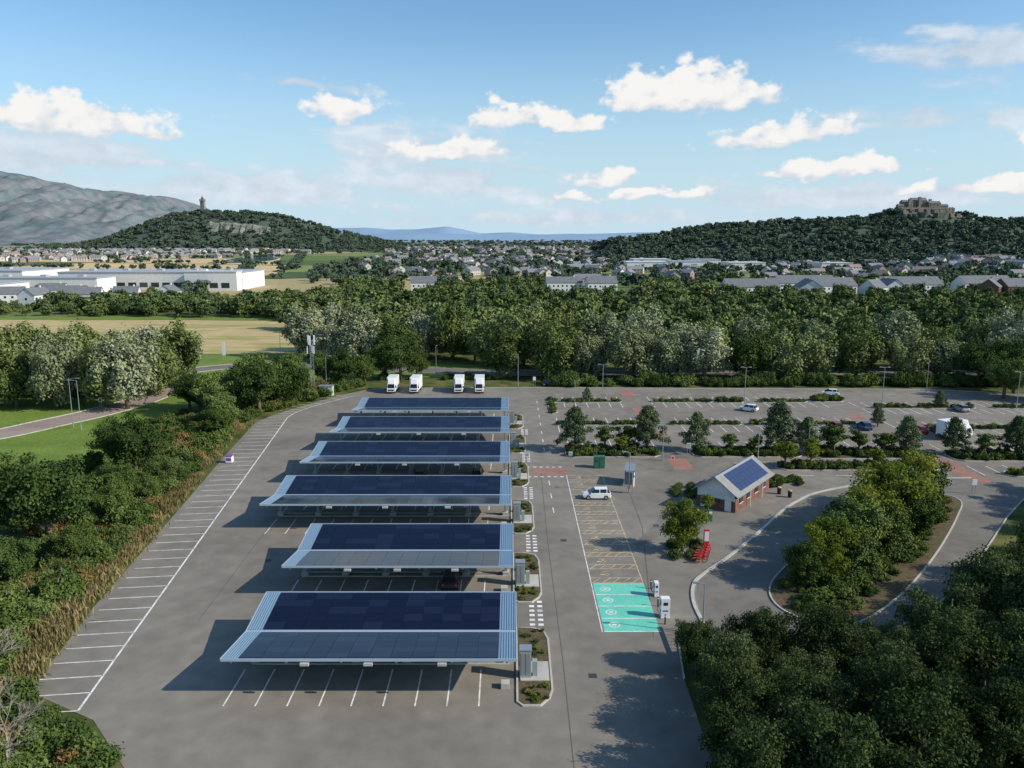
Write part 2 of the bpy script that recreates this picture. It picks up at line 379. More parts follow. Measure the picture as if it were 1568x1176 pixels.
# painted markings
pw=MB()
L0=Vector((-33.6,55.4));L1=Vector((-45.7,156.3));dr=(L1-L0).normalized();pp=Vector((-dr.y,dr.x))
pw.line(*L0,*L1,.18)
for i in range(41):
    q=L0+dr*(i*2.5); e=q+pp*5.0; pw.line(*q,*e,.12)
cur=smoothpoly([(-45.7,156.3),(-45.2,162),(-42,170),(-36.4,179.5)],False,8)
strip(pw,cur,.18,.006,.006)
for i in range(0,len(cur)-1,2):
    a=Vector(cur[i]);b_=Vector(cur[i+1]);d=(b_-a).normalized(); q=a+Vector((-d.y,d.x))*4.2; pw.line(*a,*q,.12)
CP=[(-22.8,.3,56.8,68.6),(-23.1,.05,74.6,86.4),(-31.2,-.2,93.3,105.2),(-31.2,-.45,112,123.9),(-31.1,-.6,130.3,142),(-30.8,-.8,147.6,159.5)]
for ci,(x0,x1,y0,y1) in enumerate(CP):
    x=x1-3.0+.1
    while x>x0-.5:
        pw.line(x,y0-.8,x-.03,y0+4.6,.12); pw.line(x,y1-4.0,x-.03,y1+1.2,.12); x-=2.5
for a,b_ in ((69,74),(86.9,92.6),(105.8,111.2),(124.4,129.6),(142.6,147)):
    y=a
    while y<b_: 
        pw.box(1.7,2.2,y,y+.45,.005,.007); pw.box(2.5,3.0,y,y+.45,.005,.007); y+=.95
for y in (100,106,112,131,137,143,150,157,164,171): pw.line(5.6,y,5.55,y+2.2,.14)
for y in (116.2,121.4):
    x=2.4
    while x<8.4: pw.line(x,y,x+.5,y,.35); x+=1.0
def row(x0,x1,y0,y1):
    x=x0
    while x<=x1: pw.line(x,y0,x,y1,.13); x+=2.5
row(9,24,166.5,171.4);row(9,24,173.4,178);row(31,69,166.5,171.4);row(31,66,173.4,178);row(75,110,160,165);row(75,112,167,172)
row(9,24,144.5,149.6);row(9,24,151.6,156.5);row(33,68,144.5,149.6);row(33,68,151.6,156.5);row(74,112,141,146);row(74,112,148,153)
row(10,25,133.8,138.4);row(32,68,132.6,137.4);row(74,110,131,135.6)
for x in range(10,100,6): pw.line(x,181,x+2,181,.12)
for x in range(32,66,6): pw.line(x,117,x+2.5,116.8,.14)
pw.line(8.4,67.8,8.4,117,.1)
for a,b_ in (((60,84),(74,90)),((58,81),(74,87)),((56,78),(72,84.5))): pw.line(*a,*b_,.5)
pw.line(-26,48.4,-22,48.0,.15)
pw.line(73,117,73,122,.14);pw.line(76,117,76,122,.14);pw.line(79,117.5,79,122.5,.14)
pw.obj('white_road_markings',[M_white])
py=MB()
for i in range(12):
    y=78.5+i*3.5; py.line(8.5,y,13.9,y,.13,.007)
    if i<11:
        py.line(8.5,y+1.15,13.9,y+1.15,.13,.007)
        for j in range(5): py.line(8.6+j*1.06,y,9.5+j*1.06,y+1.1,.09,.008)
        py.line(9.6,y+2.0,10.6,y+2.0,.2,.008);py.line(10.3,y+1.7,10.3,y+2.7,.16,.008);py.line(9.9,y+2.7,10.6,y+2.7,.16,.008)
py.line(13.9,78.5,13.9,117,.12,.0075)
py.obj('accessible_bay_markings',[M_yel])
sheet('charging_bay_surface',[(8.6,67.8),(13.8,67.8),(13.95,78.2),(8.55,78.2)],.005,M_turq)
pt=MB()
for i in range(5): pt.line(8.6,67.9+i*2.57,13.9,67.9+i*2.57,.12,.010)
for i in range(4):
    y=69.2+i*2.57
    for k_ in range(10):
        a=k_*.628; pt.line(9.7+.5*math.cos(a),y+.5*math.sin(a),9.7+.5*math.cos(a+.628),y+.5*math.sin(a+.628),.12,.010)
    pt.line(9.5,y,9.9,y,.25,.011)
pt.obj('charging_bay_markings',[M_white])
pr=MB()
pr.poly([(3.2,117),(8.6,117),(8.6,120.8),(3.2,120.8)],.003)
for a,b_ in ((120.2,126.3),(139,145),(158.5,166),(178.5,186)): pr.poly([(25.7,a),(28.9,a),(28.9,b_),(25.7,b_)],.0035)
for a,b_ in ((113,127),(137,142),(155,160),(172,178)): pr.poly([(69,a),(72,a),(72,b_),(69,b_)],.0035)
pr.obj('red_crossing_surfacing',[M_red])
pc=MB()
for x,y in ((5.9,90),(-28,84),(6.4,60),(18,95),(-27,112),(20,88)): pc.box(x,x+.7,y,y+.7,.004,.008)
pc.obj('manhole_covers',[mat('cast_iron',(.05,.05,.05),.6)])
tl=MB(); strip(tl,[(4.2,40),(4.4,62),(4.3,90),(4.5,118)],.08,.003,.003); strip(tl,[(13.0,67),(16.5,95),(17,112)],.1,.003,.003); strip(tl,[(-30,70),(-31,100),(-36,128)],.07,.003,.003)
tl.obj('asphalt_joint_lines',[mat('tar',(.10,.092,.082),.8)])
sheet('trench_repair_patch',[(15,88),(19,93),(22,100),(20.6,101),(17.5,94.5),(14.4,89)],.0032,M_asph2)

# ------------------------------------------------------------------ solar carports
ZE,ZV=3.55,2.75
def slab(mb,x0,x1,ya,za,yb,zb,o0,o1,m):
    mb.hexa([(x0,ya,za+o0),(x1,ya,za+o0),(x1,yb,zb+o0),(x0,yb,zb+o0),(x0,ya,za+o1),(x1,ya,za+o1),(x1,yb,zb+o1),(x0,yb,zb+o1)],m)
def carport(x0,x1,y0,y1):
    e=empty('solar_carport',(x0,y0,0)); W=x1-x0;D=y1-y0;yv=D/2
    sl=(ZE-ZV)/yv
    zf=lambda y: ZV+abs(y-yv)*sl
    d=MB()
    slab(d,0,W,0,ZE,yv-.12,zf(yv-.12),-.10,0,0); slab(d,0,W,yv+.12,zf(yv+.12),D,ZE,-.10,0,0)
    for s in (0,W-1.25):
        for k_ in range(6):
            xx=s+.08+k_*.21
            slab(d,xx,xx+.07,.05,zf(.05),yv-.2,zf(yv-.2),0,.05,0); slab(d,xx,xx+.07,yv+.2,zf(yv+.2),D-.05,zf(D-.05),0,.05,0)
    d.obj('roof_deck',[M_metal],e)
    p=MB(); nx=int(round((W-2.7)/1.66)); pw_=(W-2.7)/nx; ny=5; ph=(yv-.38)/ny
    for side in (0,1):
        for i in range(nx):
            for j in range(ny):
                g_=.025
                ya=(.10 if side==0 else yv+.26)+j*ph; yb=ya+ph-g_; xa=1.35+i*pw_; xb=xa+pw_-g_
                slab(p,xa,xb,ya,zf(ya),yb,zf(yb),.03,.075,random.choice((0,0,1)))
    p.obj('solar_panels',[M_pv,M_pv2],e)
    t=MB()
    t.box(-.05,W+.05,-.10,-.02,ZE-.16,ZE+.06); t.box(-.05,W+.05,D+.02,D+.10,ZE-.16,ZE+.06)
    t.box(-.03,W+.03,yv-.11,yv+.11,ZV-.12,ZV+.05)
    for xx in (-.10,W+.02):
        slab(t,xx,xx+.08,-.02,ZE,yv,ZV,-.16,.06,0); slab(t,xx,xx+.08,yv,ZV,D+.02,ZE,-.16,.06,0)
    t.obj('gutters_and_fascia',[M_gut],e)
    f=MB(); nb=max(4,int(round(W/5.0)))
    for i in range(nb+1):
        x=.7+(W-1.4)*i/nb
        f.box(x-.16,x+.16,yv-.2,yv+.2,0,ZV-.35,0); f.box(x-.35,x+.35,yv-.45,yv+.45,0,.45,1)
        slab(f,x-.09,x+.09,.1,ZE,yv,ZV,-.42,-.12,0); slab(f,x-.09,x+.09,yv,ZV,D-.1,ZE,-.42,-.12,0)
    for y in (.8,2.4,4.0,D-4.0,D-2.4,D-.8): f.box(.2,W-.2,y-.05,y+.05,zf(y)-.24,zf(y)-.105,0)
    for i in (1,2,3):
        x=W*i/4+ (.8 if i==1 else 0); f.box(x-.35,x+.35,-.36,-.14,ZE-.42,ZE-.2,1)
    f.box(W-1.2,W-.5,1.5,2.2,0,.5,1)
    f.obj('steel_frame',[M_metal2,M_conc],e,bev=.015)
    k_=MB(); k_.box(.5,W-.5,yv-.6,yv-.47,0,.11); k_.box(.5,W-.5,yv+.47,yv+.6,0,.11); k_.obj('wheel_stop_kerbs',[M_kerb],e)
for cp in CP:
    carport(*cp); x0,x1,y0,y1=cp
    xi=x1+.05
    pts=[(xi,y0-.3),(xi+.5,y0-.9),(xi+1.9,y0-.9),(xi+2.7,y0+.2),(xi+3.0,y0+1.4),(xi+3.0,y1-2.2),(xi+2.6,y1-.6),(xi+1.6,y1-.1),(xi,y1-.1)]
    island('kerbed_planting_bed',pts,M_soil)
    b=MB(); b.box(xi+.35,xi+2.75,y0+2.6,y0+3.7,.10,.16); b.box(xi+.35,xi+2.75,y0+4.9,y0+5.6,.10,.16)
    b.box(xi+1.2,xi+2.75,y0+3.7,y0+4.9,.10,.15)
    b.obj('paving_slab',[M_conc])
    c_=MB(); c_.box(.0,.95,0,.9,.1,2.55,0); c_.box(-.04,.99,-.04,.94,2.55,2.65,1); c_.box(.1,.85,-.02,0,.4,2.3,1); c_.box(.46,.49,-.03,-.02,.4,2.3,2)
    c_.box(1.05,1.45,.2,.7,.1,1.5,0)
    c_.obj('electrical_cabinet',[M_lgrey,M_metal2,M_blk],loc=(xi+.3,y0+3.0,0),bev=.02)
    pts=[]
    for k_ in range(30):
        yy=ru(y0-.4,y0+2.2) if k_%2 else ru(y0+6,y1-.8)
        pts.append((xi+ru(.5,2.5),yy,.1,ru(.3,.65),ru(.25,.5),ru(0,6),random.randrange(3)))
    scatter('low_bed_planting',pts,C_low)

# ------------------------------------------------------------------ vehicles
def car(name,x,y,rot,paint):
    e=empty(name,(x,y,0),rot); b=MB()
    def loft(secs,m):
        for s0,s1 in zip(secs[:-1],secs[1:]):
            b.hexa([(s0[0],-s0[1],s0[2]),(s1[0],-s1[1],s1[2]),(s1[0],s1[1],s1[2]),(s0[0],s0[1],s0[2]),
                    (s0[0],-s0[1]+.05,s0[3]),(s1[0],-s1[1]+.05,s1[3]),(s1[0],s1[1]-.05,s1[3]),(s0[0],s0[1]-.05,s0[3])],m)
    loft([(-2.0,.70,.45,.75),(-1.85,.84,.28,.92),(-1.0,.88,.22,.96),(.6,.88,.22,.95),(1.2,.86,.24,.88),(1.85,.78,.28,.74),(2.02,.62,.4,.62)],0)
    b.obj('body',[paint],e,bev=.05)
    g=MB()
    g.hexa([(-1.85,-.76,.93),(1.15,-.78,.90),(1.15,.78,.90),(-1.85,.76,.93),(-1.45,-.60,1.42),(.30,-.60,1.44),(.30,.60,1.44),(-1.45,.60,1.42)],0)
    g.obj('windows',[M_glass],e,bev=.04)
    r=MB(); r.box(-1.46,.30,-.59,.59,1.42,1.475)
    for sx in (-.35,-1.35):
        for sy in (-1,1): r.hexa([(sx-.05,sy*.775-.012,.93),(sx+.05,sy*.775-.012,.93),(sx+.05,sy*.775+.012,.93),(sx-.05,sy*.775+.012,.93),(sx-.05,sy*.605-.012,1.43),(sx+.05,sy*.605-.012,1.43),(sx+.05,sy*.605+.012,1.43),(sx-.05,sy*.605+.012,1.43)])
    r.obj('roof',[paint],e,bev=.02)
    w=MB()
    for sx in (-1.25,1.25):
        for sy in (-1,1):
            w.cyl((sx,sy*.68,.32),(sx,sy*.90,.32),.32,.32,0,16); w.cyl((sx,sy*.90,.32),(sx,sy*.91,.32),.19,.19,1,12)
    w.obj('wheels',[M_blk,M_metal2],e)
    h=MB()
    for sy in (-1,1): h.box(1.8,1.98,sy*.6-.14,sy*.6+.14,.6,.72,0); h.box(-1.98,-1.84,sy*.66-.1,sy*.66+.1,.62,.85,1); h.box(.75,.9,sy*.9-.07,sy*.9+.07,.92,1.04,2)
    h.obj('lights_and_mirrors',[M_wpaint,M_redp,paint],e)
P_dark=mat('car_paint_dark',(.02,.025,.03),.25); P_red=mat('car_paint_red',(.35,.02,.02),.25); P_blue=mat('car_paint_blue',(.03,.08,.2),.25);P_sil=mat('car_paint_silver',(.4,.41,.42),.3,.4)
car('parked_car',11.9,106.2,math.pi+.02,M_wpaint)
car('parked_car',-6.5,78.2,1.57,P_dark); car('parked_car',-14.0,115.4,1.57,P_dark);car('parked_car',-5.4,116,1.57,P_dark)
car('parked_car',50,163,2.5,M_wpaint); car('parked_car',74,180,2.9,M_wpaint); car('parked_car',67.5,147,1.57,P_blue); car('parked_car',62,147,1.57,P_red)
car('parked_car',80,144,1.57,P_dark);car('parked_car',76.5,144,1.57,P_red);car('parked_car',95,163,1.57,P_sil)
car('parked_car',9.2,192.5,0,P_dark)
def boxvan(x,y,rot=None):
    e=empty('white_box_van',(x,y,0),ru(-.04,.04) if rot is None else rot)
    b=MB(); b.box(-1.15,1.15,1.75,6.6,.75,3.55,0); b.obj('box_body',[M_wpaint],e,bev=.04)
    c_=MB(); c_.hexa([(-.98,0,.45),(.98,0,.45),(.98,1.7,.45),(-.98,1.7,.45),(-.98,.0,1.25),(.98,.0,1.25),(.98,1.7,1.25),(-.98,1.7,1.25)],0)
    c_.hexa([(-.96,.0,1.255),(.96,.0,1.255),(.96,1.7,1.255),(-.96,1.7,1.255),(-.85,.65,2.3),(.85,.65,2.3),(.85,1.7,2.3),(-.85,1.7,2.3)],0)
    c_.hexa([(-.75,.75,2.31),(.75,.75,2.31),(.95,1.7,2.31),(-.95,1.7,2.31),(-.8,1.3,3.3),(.8,1.3,3.3),(.95,1.7,3.5),(-.95,1.7,3.5)],0)
    c_.obj('cab',[M_wpaint],e,bev=.05)
    g_=MB(); g_.quad((-.85,.045,1.35),(.85,.045,1.35),(.76,.60,2.22),(-.76,.60,2.22),0); g_.box(-.7,.7,-.02,.0,.72,1.0,0)
    for s_ in(-1,1): g_.box(s_*.97-.012,s_*.97+.012,.6,1.5,1.3,1.9,0); g_.box(s_*1.15-.1,s_*1.15+.1,.2,.3,1.3,1.75,1)
    g_.obj('windscreen_and_mirrors',[M_glass,M_blk],e)
    w=MB()
    for yy in (.85,5.2):
        for s_ in (-1,1): w.cyl((s_*.75,yy,.38),(s_*1.02,yy,.38),.38,.38,0,14)
    w.box(-.9,.9,-.05,.0,.3,.5,0); w.box(-.6,.6,1.7,6.3,.5,.75,0); w.obj('wheels_and_bumper',[M_blk],e)
for x in (-28.4,-23.1,-12.6,-7.7): boxvan(x,181.5)
boxvan(84,141,1.9)

# ------------------------------------------------------------------ street furniture
def lamp(x,y,h=8,arm=1.2,rot=0,dbl=False):
    b=MB(); b.cyl((0,0,0),(0,0,1.2),.11,.10,0,10); b.cyl((0,0,1.2),(0,0,h),.075,.05,0,8)
    for s_ in ((1,-1) if dbl else (1,)):
        b.cyl((0,0,h-.03),(s_*arm,0,h+.08),.04,.035,0,6); b.box(min(s_*arm,s_*(arm+.6)),max(s_*arm,s_*(arm+.6)),-.14,.14,h+.02,h+.14,0)
    b.box(-.09,.09,-.13,-.10,.5,1.0,0)
    b.obj('street_lamp',[M_metal2],loc=(x,y,0),rot=rot)
for a in ((20.5,175,8,.6,0,True),(13.5,166,6,.5,0),(24.7,125,6,.5,3.1),(51.5,171,8,.6,0,True),(98,183,8,.8,3.1),(59.7,104.5,5.5,.5,2),(17.6,67.4,5,.5,3.1),(82,171,8,.6,0,True),(16.8,108.5,6,.5,3.1),(-84.6,148,9.6,1.4,0),(-82,146,9.6,1.2,3.1),(-79,184,8,1.,3.1),(-45,188,8,.8,0),(41,127,6,.5,0),(85,127,6,.5,1.5),(108,165,8,.6,0,True),(-105,232,8,1,1),(-70,236,8,1,1),(-20,205,8,1,1.5),(48,123.6,6,.5,0),(1.5,190.5,8,.7,3.1)): lamp(*a)
b=MB(); H=14
for i in range(3):
    a=i*2.094; b.cyl((.5*math.cos(a),.5*math.sin(a),0),(.35*math.cos(a),.35*math.sin(a),H-1),.05,.04,0,6)
    for k_ in range(12):
        z0=k_*1.08;z1=z0+1.08;a2=a+2.094
        b.cyl((.48*math.cos(a),.48*math.sin(a),z0),(.46*math.cos(a2),.46*math.sin(a2),z1),.022,.022,0,4,False)
    x_,y_=.8*math.cos(a+.5),.8*math.sin(a+.5)
    b.box(x_-.16,x_+.16,y_-.09,y_+.09,H-2.2,H,1); b.box(-x_*1.1-.12,-x_*1.1+.12,-y_*1.1-.08,-y_*1.1+.08,H-4.2,H-2.4,1); b.cyl((0,0,H-1.2),(x_,y_,H-1.2),.04,.04,0,5)
b.cyl((0,0,H-1),(0,0,H+1.2),.04,.02,0,5)
b.obj('telecom_mast',[M_metal2,M_wpaint],loc=(-46.3,180,0))
b=MB(); b.box(-1.5,1.5,-.9,.9,0,2.3,0); b.box(-1.6,1.6,-1,1,2.3,2.42,1); b.box(-.5,-.45,-.93,-.9,.2,2.1,1); b.box(.45,.5,-.93,-.9,.2,2.1,1)
b.obj('equipment_cabin',[M_beige,M_metal2],loc=(-43.0,179.5,0),bev=.02)
b=MB(); b.box(-.5,.5,-.5,.5,.1,1.1,0); b.box(-.53,.53,-.53,.53,1.1,1.25,1); b.box(-.4,.4,-.52,-.5,.4,.9,1)
for sx in(-.4,.4): b.cyl((sx,-.4,.08),(sx,-.3,.08),.08,.08,1,8)
b.obj('clothing_recycling_bin',[M_wpaint,M_purp],loc=(-46.0,124,0),bev=.04)
b=MB(); b.box(-.85,.85,-.6,.6,.08,1.75,0); b.box(-.9,.9,-.65,.65,1.75,1.9,0); b.box(-.02,.02,-.63,-.6,.2,1.7,1); b.box(-.7,-.3,-.63,-.6,1.1,1.4,1)
b.obj('green_utility_cabinet',[M_dgreen,M_blk],loc=(13.9,121.2,0),bev=.03)
def charger(x,y,h,w):
    b=MB(); b.box(-w/2,w/2,-.35,.35,.1,h,0); b.box(-w/2-.05,w/2+.05,-.45,.45,0,.1,2); b.box(-w/2-.015,-w/2,-.22,.22,h*.62,h*.85,1); b.box(-w/2-.02,-w/2,-.25,.25,h*.3,h*.4,3)
    b.cyl((-w/2,.37,h*.6),(-w/2-.25,.42,h*.25),.03,.03,1,6); b.cyl((-w/2-.25,.42,h*.25),(-w/2,.37,h*.12),.03,.03,1,6)
    b.box(-w*.25,w*.25,-.365,-.35,h*.66,h*.82,1); b.box(-w*.3,w*.3,-.365,-.35,h*.35,h*.42,3)
    b.obj('ev_charging_point',[M_wpaint,M_blk,M_conc,M_blue],loc=(x,y,0),bev=.04)
charger(14.75,70.8,2.0,.85); charger(14.75,75.4,1.5,.42)
for x,y in ((14.5,69.3),(14.5,73),(14.5,77)):
    b=MB(); b.cyl((0,0,0),(0,0,1.0),.07,.07,0,8); b.cyl((0,0,.8),(0,0,.9),.075,.075,1,8); b.obj('bollard',[M_blk,M_wpaint],loc=(x,y,0))
def totem(x,y,rot):
    b=MB(); b.cyl((-.3,0,0),(-.3,0,3.2),.04,.04,0,8); b.cyl((.3,0,0),(.3,0,3.2),.04,.04,0,8); b.box(-.26,.26,-.03,.03,1.0,2.3,1); b.box(-.34,.34,-.05,.05,2.5,3.3,2); b.box(-.25,.25,-.06,-.05,2.7,3.1,1)
    b.obj('bus_stop_sign',[M_metal2,M_wpaint,M_blue],loc=(x,y,0),rot=rot)
totem(17.4,108.2,1.2)
def shelter(x,y,rot):
    b=MB()
    for px in (-1.8,0,1.8): b.cyl((px,.6,0),(px,.6,2.4),.05,.05,0,8)
    b.box(-2.1,2.1,-.7,.8,2.4,2.5,0); b.box(-1.75,-.05,.58,.62,.3,2.2,1); b.box(.05,1.75,.58,.62,.3,2.2,1); b.box(-1.4,1.4,.1,.45,.5,.56,0)
    b.box(-1.95,-1.9,-.5,.6,.3,2.2,1)
    b.obj('bus_shelter',[M_metal2,mat('shelter_glass',(.12,.17,.19),.1)],loc=(x,y,0),rot=rot)
shelter(17.6,113.2,1.35)
def roadsign(x,y,h,m_,rot=0,w=.7,hh=.9):
    b=MB(); b.cyl((-w*.3,.03,0),(-w*.3,.03,h),.035,.035,0,6); b.cyl((w*.3,.03,0),(w*.3,.03,h),.035,.035,0,6); b.box(-w/2,w/2,-.03,0,h-hh,h,1); b.box(-w/2+.05,w/2-.05,-.035,-.03,h-hh+.08,h-.08,2)
    b.obj('traffic_sign',[M_metal2,M_wpaint,m_],loc=(x,y,0),rot=rot)
roadsign(2.4,121.5,2.3,M_lgrey,0,.6,.6);roadsign(9.4,122.3,2.3,M_lgrey,0,.6,.6);roadsign(25.2,119.4,2.4,M_redp,0,.5,.6);roadsign(29.4,127,2.5,M_lgrey);roadsign(5.5,191,2.4,M_wpaint)
roadsign(-92,228,4.5,M_wpaint,0,2.2,3.2);roadsign(-86,233,5.5,M_wpaint,0,1.0,4);roadsign(-72,176,2.4,M_wpaint);roadsign(34,115.5,2.4,M_blk)
roadsign(-88,165,2.4,M_blue);roadsign(66,108,2.2,M_wpaint);roadsign(-65,246,3.0,M_wpaint,0,2.2,1.6)
def bike(x,y,rot):
    b=MB()
    def wheel(cx):
        for k_ in range(14):
            a=k_*.4488;a2=a+.4488; b.cyl((cx+.33*math.cos(a),0,.35+.33*math.sin(a)),(cx+.33*math.cos(a2),0,.35+.33*math.sin(a2)),.035,.035,1,5,False)
        b.cyl((cx,-.03,.35),(cx,.03,.35),.05,.05,1,6)
    wheel(-.52);wheel(.52)
    for p,q in (((-.52,0,.35),(-.05,0,.32)),((-.05,0,.32),(-.2,0,.85)),((-.05,0,.32),(.38,0,.8)),((-.2,0,.75),(.38,0,.85)),((.52,0,.35),(.36,0,1.0)),((-.52,0,.35),(-.2,0,.75))): b.cyl(p,q,.045,.045,0,6)
    b.cyl((.34,-.28,1.02),(.34,.28,1.02),.03,.03,1,6); b.box(-.33,-.08,-.07,.07,.85,.92,1); b.box(-.9,-.3,-.1,.1,.70,.74,0); b.box(.4,.75,-.16,.16,.75,1.0,0)
    b.obj('hire_bicycle',[M_redp,M_blk],loc=(x,y,0),rot=rot)
for i in range(5): bike(21.2+i*.28,83.6+i*.75,.25)
b=MB(); b.box(-.3,.3,-.15,.15,0,2.3,0); b.box(-.26,.26,-.16,-.15,.9,2.1,1); b.obj('cycle_hire_totem',[M_redp,M_wpaint],loc=(22.9,88,0),bev=.03)
b=MB(); b.box(-.25,.25,-.2,.2,0,1.5,0); b.box(-.2,.2,-.21,-.2,1.0,1.35,1); b.obj('ticket_machine',[M_dgreen,M_wpaint],loc=(25.6,97,0),bev=.03)
for x,y in ((24.3,98.5),(39.2,106.5),(38.2,108)):
    b=MB(); b.cyl((0,0,0),(0,0,.95),.26,.3,0,12); b.cyl((0,0,.95),(0,0,1.1),.32,.2,1,12); b.obj('litter_bin',[M_blk,M_yel],loc=(x,y,0))
b=MB()
for i in range(14): b.cyl((15.3+.02*i,60.2+i*.62,0),(15.3+.02*i,60.2+i*.62,1.1),.035,.035,0,5)
b.box(15.2,15.6,60,68.4,.95,1.02,0,0); b.obj('timber_rail_fence',[M_bark])

# ------------------------------------------------------------------ kiosk
e=empty('brick_kiosk_building',(29.7,100.0,0),math.atan2(.79,.61))
Lk,Wk,He,Hr=12.5,5.6,2.5,4.4
b=MB(); b.box(0,Lk,0,Wk,0,1.0,0); b.box(.04,Lk-.04,.04,Wk-.04,1.0,He,0)
b.obj('brick_walls',[M_brick],e)
b=MB()
for xx in (0,Lk):
    i=len(b.v); t=.02 if xx==0 else -.02
    b.v+=[(xx-t,-.0,He),(xx-t,Wk,He),(xx-t,Wk/2,Hr)]; b.f.append((i,i+1,i+2)); b.m.append(0)
b.box(-.03,-.005,.15,Wk-.15,1.5,He,0)
b.obj('gable_boards',[M_rend],e)
b=MB(); ov=.5;tz=(Hr-He)/(Wk/2)
for s_ in (0,1):
    y0_,y1_=(-ov,Wk/2) if s_==0 else (Wk+ov,Wk/2)
    z0_=He-ov*tz
    a=[(-.6,y0_,z0_),(Lk+.6,y0_,z0_),(Lk+.6,y1_,Hr),(-.6,y1_,Hr)]
    if s_: a=[a[1],a[0],a[3],a[2]]
    b.hexa([(p[0],p[1],p[2]+.02) for p in a]+[(p[0],p[1],p[2]+.14) for p in a],0)
b.box(-.62,Lk+.62,Wk/2-.1,Wk/2+.1,Hr+.1,Hr+.2,1)
b.obj('slate_roof',[M_lslate,M_groof],e)
b=MB()
for i in range(8):
    for j in range(3):
        xa=1.6+i*1.28; ya=.0+j*.86
        za=He+ya*tz+.20; zb=He+(ya+.82)*tz+.20
        b.hexa([(xa,ya,za-.05),(xa+1.24,ya,za-.05),(xa+1.24,ya+.82,zb-.05),(xa,ya+.82,zb-.05),(xa,ya,za),(xa+1.24,ya,za),(xa+1.24,ya+.82,zb),(xa,ya+.82,zb)],0)
b.obj('roof_solar_panels',[mat('solar_cells_blue',(.03,.045,.11),.22,0,.5)],e)
b=MB(); b.box(-.07,-.035,.6,1.5,0,2.1,0); b.box(-.07,-.035,2.2,3.4,.95,1.45,1); b.box(-.07,-.035,4.0,4.9,0,2.1,0)
for i in range(4): b.box(1.2+i*2.8,2.4+i*2.8,-.05,-.01,1.0,2.0,1); b.box(1.1+i*2.8,2.5+i*2.8,-.08,-.01,.92,1.0,0)
b.box(-.63,-.60,-.6,Wk/2,He-.55,He-.4,0)
b.obj('doors_and_windows',[M_wpaint,M_win],e)
b=MB()
for x_ in (4.0,8.5): b.cyl((x_,-.45,0),(x_,-.45,He-.3),.06,.06,0,8)
b.obj('porch_posts',[M_wpaint],e)

# ------------------------------------------------------------------ hedged islands in the far car park
hedge_pts=[]
def hedge_isl(x0,x1,y0,y1,h=1.0,dens=1.):
    r_=min(1.2,(y1-y0)/2-.05)
    pts=[(x0,y0+r_),(x0+r_,y0),(x1-r_,y0),(x1,y0+r_),(x1,y1-r_),(x1-r_,y1),(x0+r_,y1),(x0,y1-r_)]
    island('kerbed_hedge_island',pts,M_soil)
    n_=int((x1-x0)*(y1-y0)*1.1*dens)
    for _ in range(n_): hedge_pts.append((ru(x0+.7,x1-.7),ru(y0+.6,y1-.6),.08,ru(1.0,1.4),h*ru(.7,1.2),ru(0,6),random.choice((0,0,0,1,1,2))))
for a in ((8,24.5,171.5,173.2),(31,45,171.4,173.2),(45,52,171,174.2,1.2),(55,66,171.4,173.2),(66.5,74.5,172,176,1.4),(77,100,165.2,167,1.2),(103,112,165.2,167),
          (8,25,149.8,151.4),(31,45,149.8,151.4),(46,54,149.4,152,1.2),(55,68,149.8,151.4,.9),(74,98,146.2,148,1.),(100,112,146.2,148),
          (9,25,127.0,132.8,1.3,1.),(30.5,49,127,132,1.3,1.),(50,68,126,131.6,1.3,1.),(73,96,124.5,130,1.3,1.),
          (42,68,119.4,122.6,1.4),(76,100,116,119,1.2),(33,44,113.5,115.2,1.0),(7.8,9.6,160,176,.7,.6)): hedge_isl(*a)
scatter('car_park_hedges',hedge_pts,C_low)
for x,y,h in ((10.8,131,8),(23.2,131,8.2),(31.6,131,7),(45.2,130,9.2),(49.8,129,6.6),(66.6,129,6.8),(74.5,129,6.6),(84.5,128,7),(16.8,173,3.2),(96,127,7.5),(92,166,4),(71,149,4)): put('pine_tree',random.choice(pinet),x,y,h,8)
for x,y,h in ((16,131.5,4.8),(20,131.6,5.2),(37.2,130,3.6),(58.6,129,4.8),(79,127.5,4.4),(54.2,128.5,5.6),(41,129,3.6),(62.6,128.5,4.6),(89,128,5)): put('young_tree',random.choice(smallt),x,y,h,5,wide=1.3)
for x,y,h in ((43.3,120.6,4.8),(47.4,120.6,5.2),(54.8,130.5,4.8),(18.6,129,3.6),(86,128.6,4.4),(58,121,3.4)): put('young_tree',random.choice(smally),x,y,h,5,wide=1.25)

# loop island planting
for x,y,h,k_ in ((33.6,79.2,7.8,yelt),(36.2,81.0,6.8,midt),(38.6,84.5,8.2,midt),(45.5,91.5,10.5,yelt),(41.5,87.5,8.8,yelt),(51,96.5,9.8,yelt),(54.5,101,9,midt),(48,94,9.5,midt),(30.6,77,5.5,midt),(43.5,86.5,6.5,midt),(48.5,90.5,6.8,midt)):
    put('broadleaf_tree',random.choice(k_),x,y,h,8 if k_ is yelt else 10)
pts=[];li_=ccw(loop_isl)
for _ in range(900):
    p=(ru(26,63),ru(69,108))
    if inside(p,offset(li_,1.5)):
        t=inside(p,offset(li_,3.2))
        s=ru(.6,1.05) if t else ru(.3,.6)
        pts.append((*p,.08,s,s*ru(.7,1.),ru(0,6),random.choice((0,1,1,2))))
scatter('island_shrubs',pts[:190],C_bush)
put('broadleaf_tree',yelt[0],19.9,87,7.2,8,wide=.85); put('broadleaf_tree',smally[0],25.8,99,3.4,5)
pts=[(ru(18.5,22.5),ru(84.5,89.5),0,ru(.3,.6),ru(.25,.5),0,random.randrange(3)) for _ in range(12)]+[(ru(36,43),ru(111,114.5),0,ru(.3,.5),ru(.3,.5),0,1) for _ in range(14)]+[(ru(22.5,27.5),ru(106,112),0,ru(.3,.5),ru(.3,.45),0,1) for _ in range(12)]
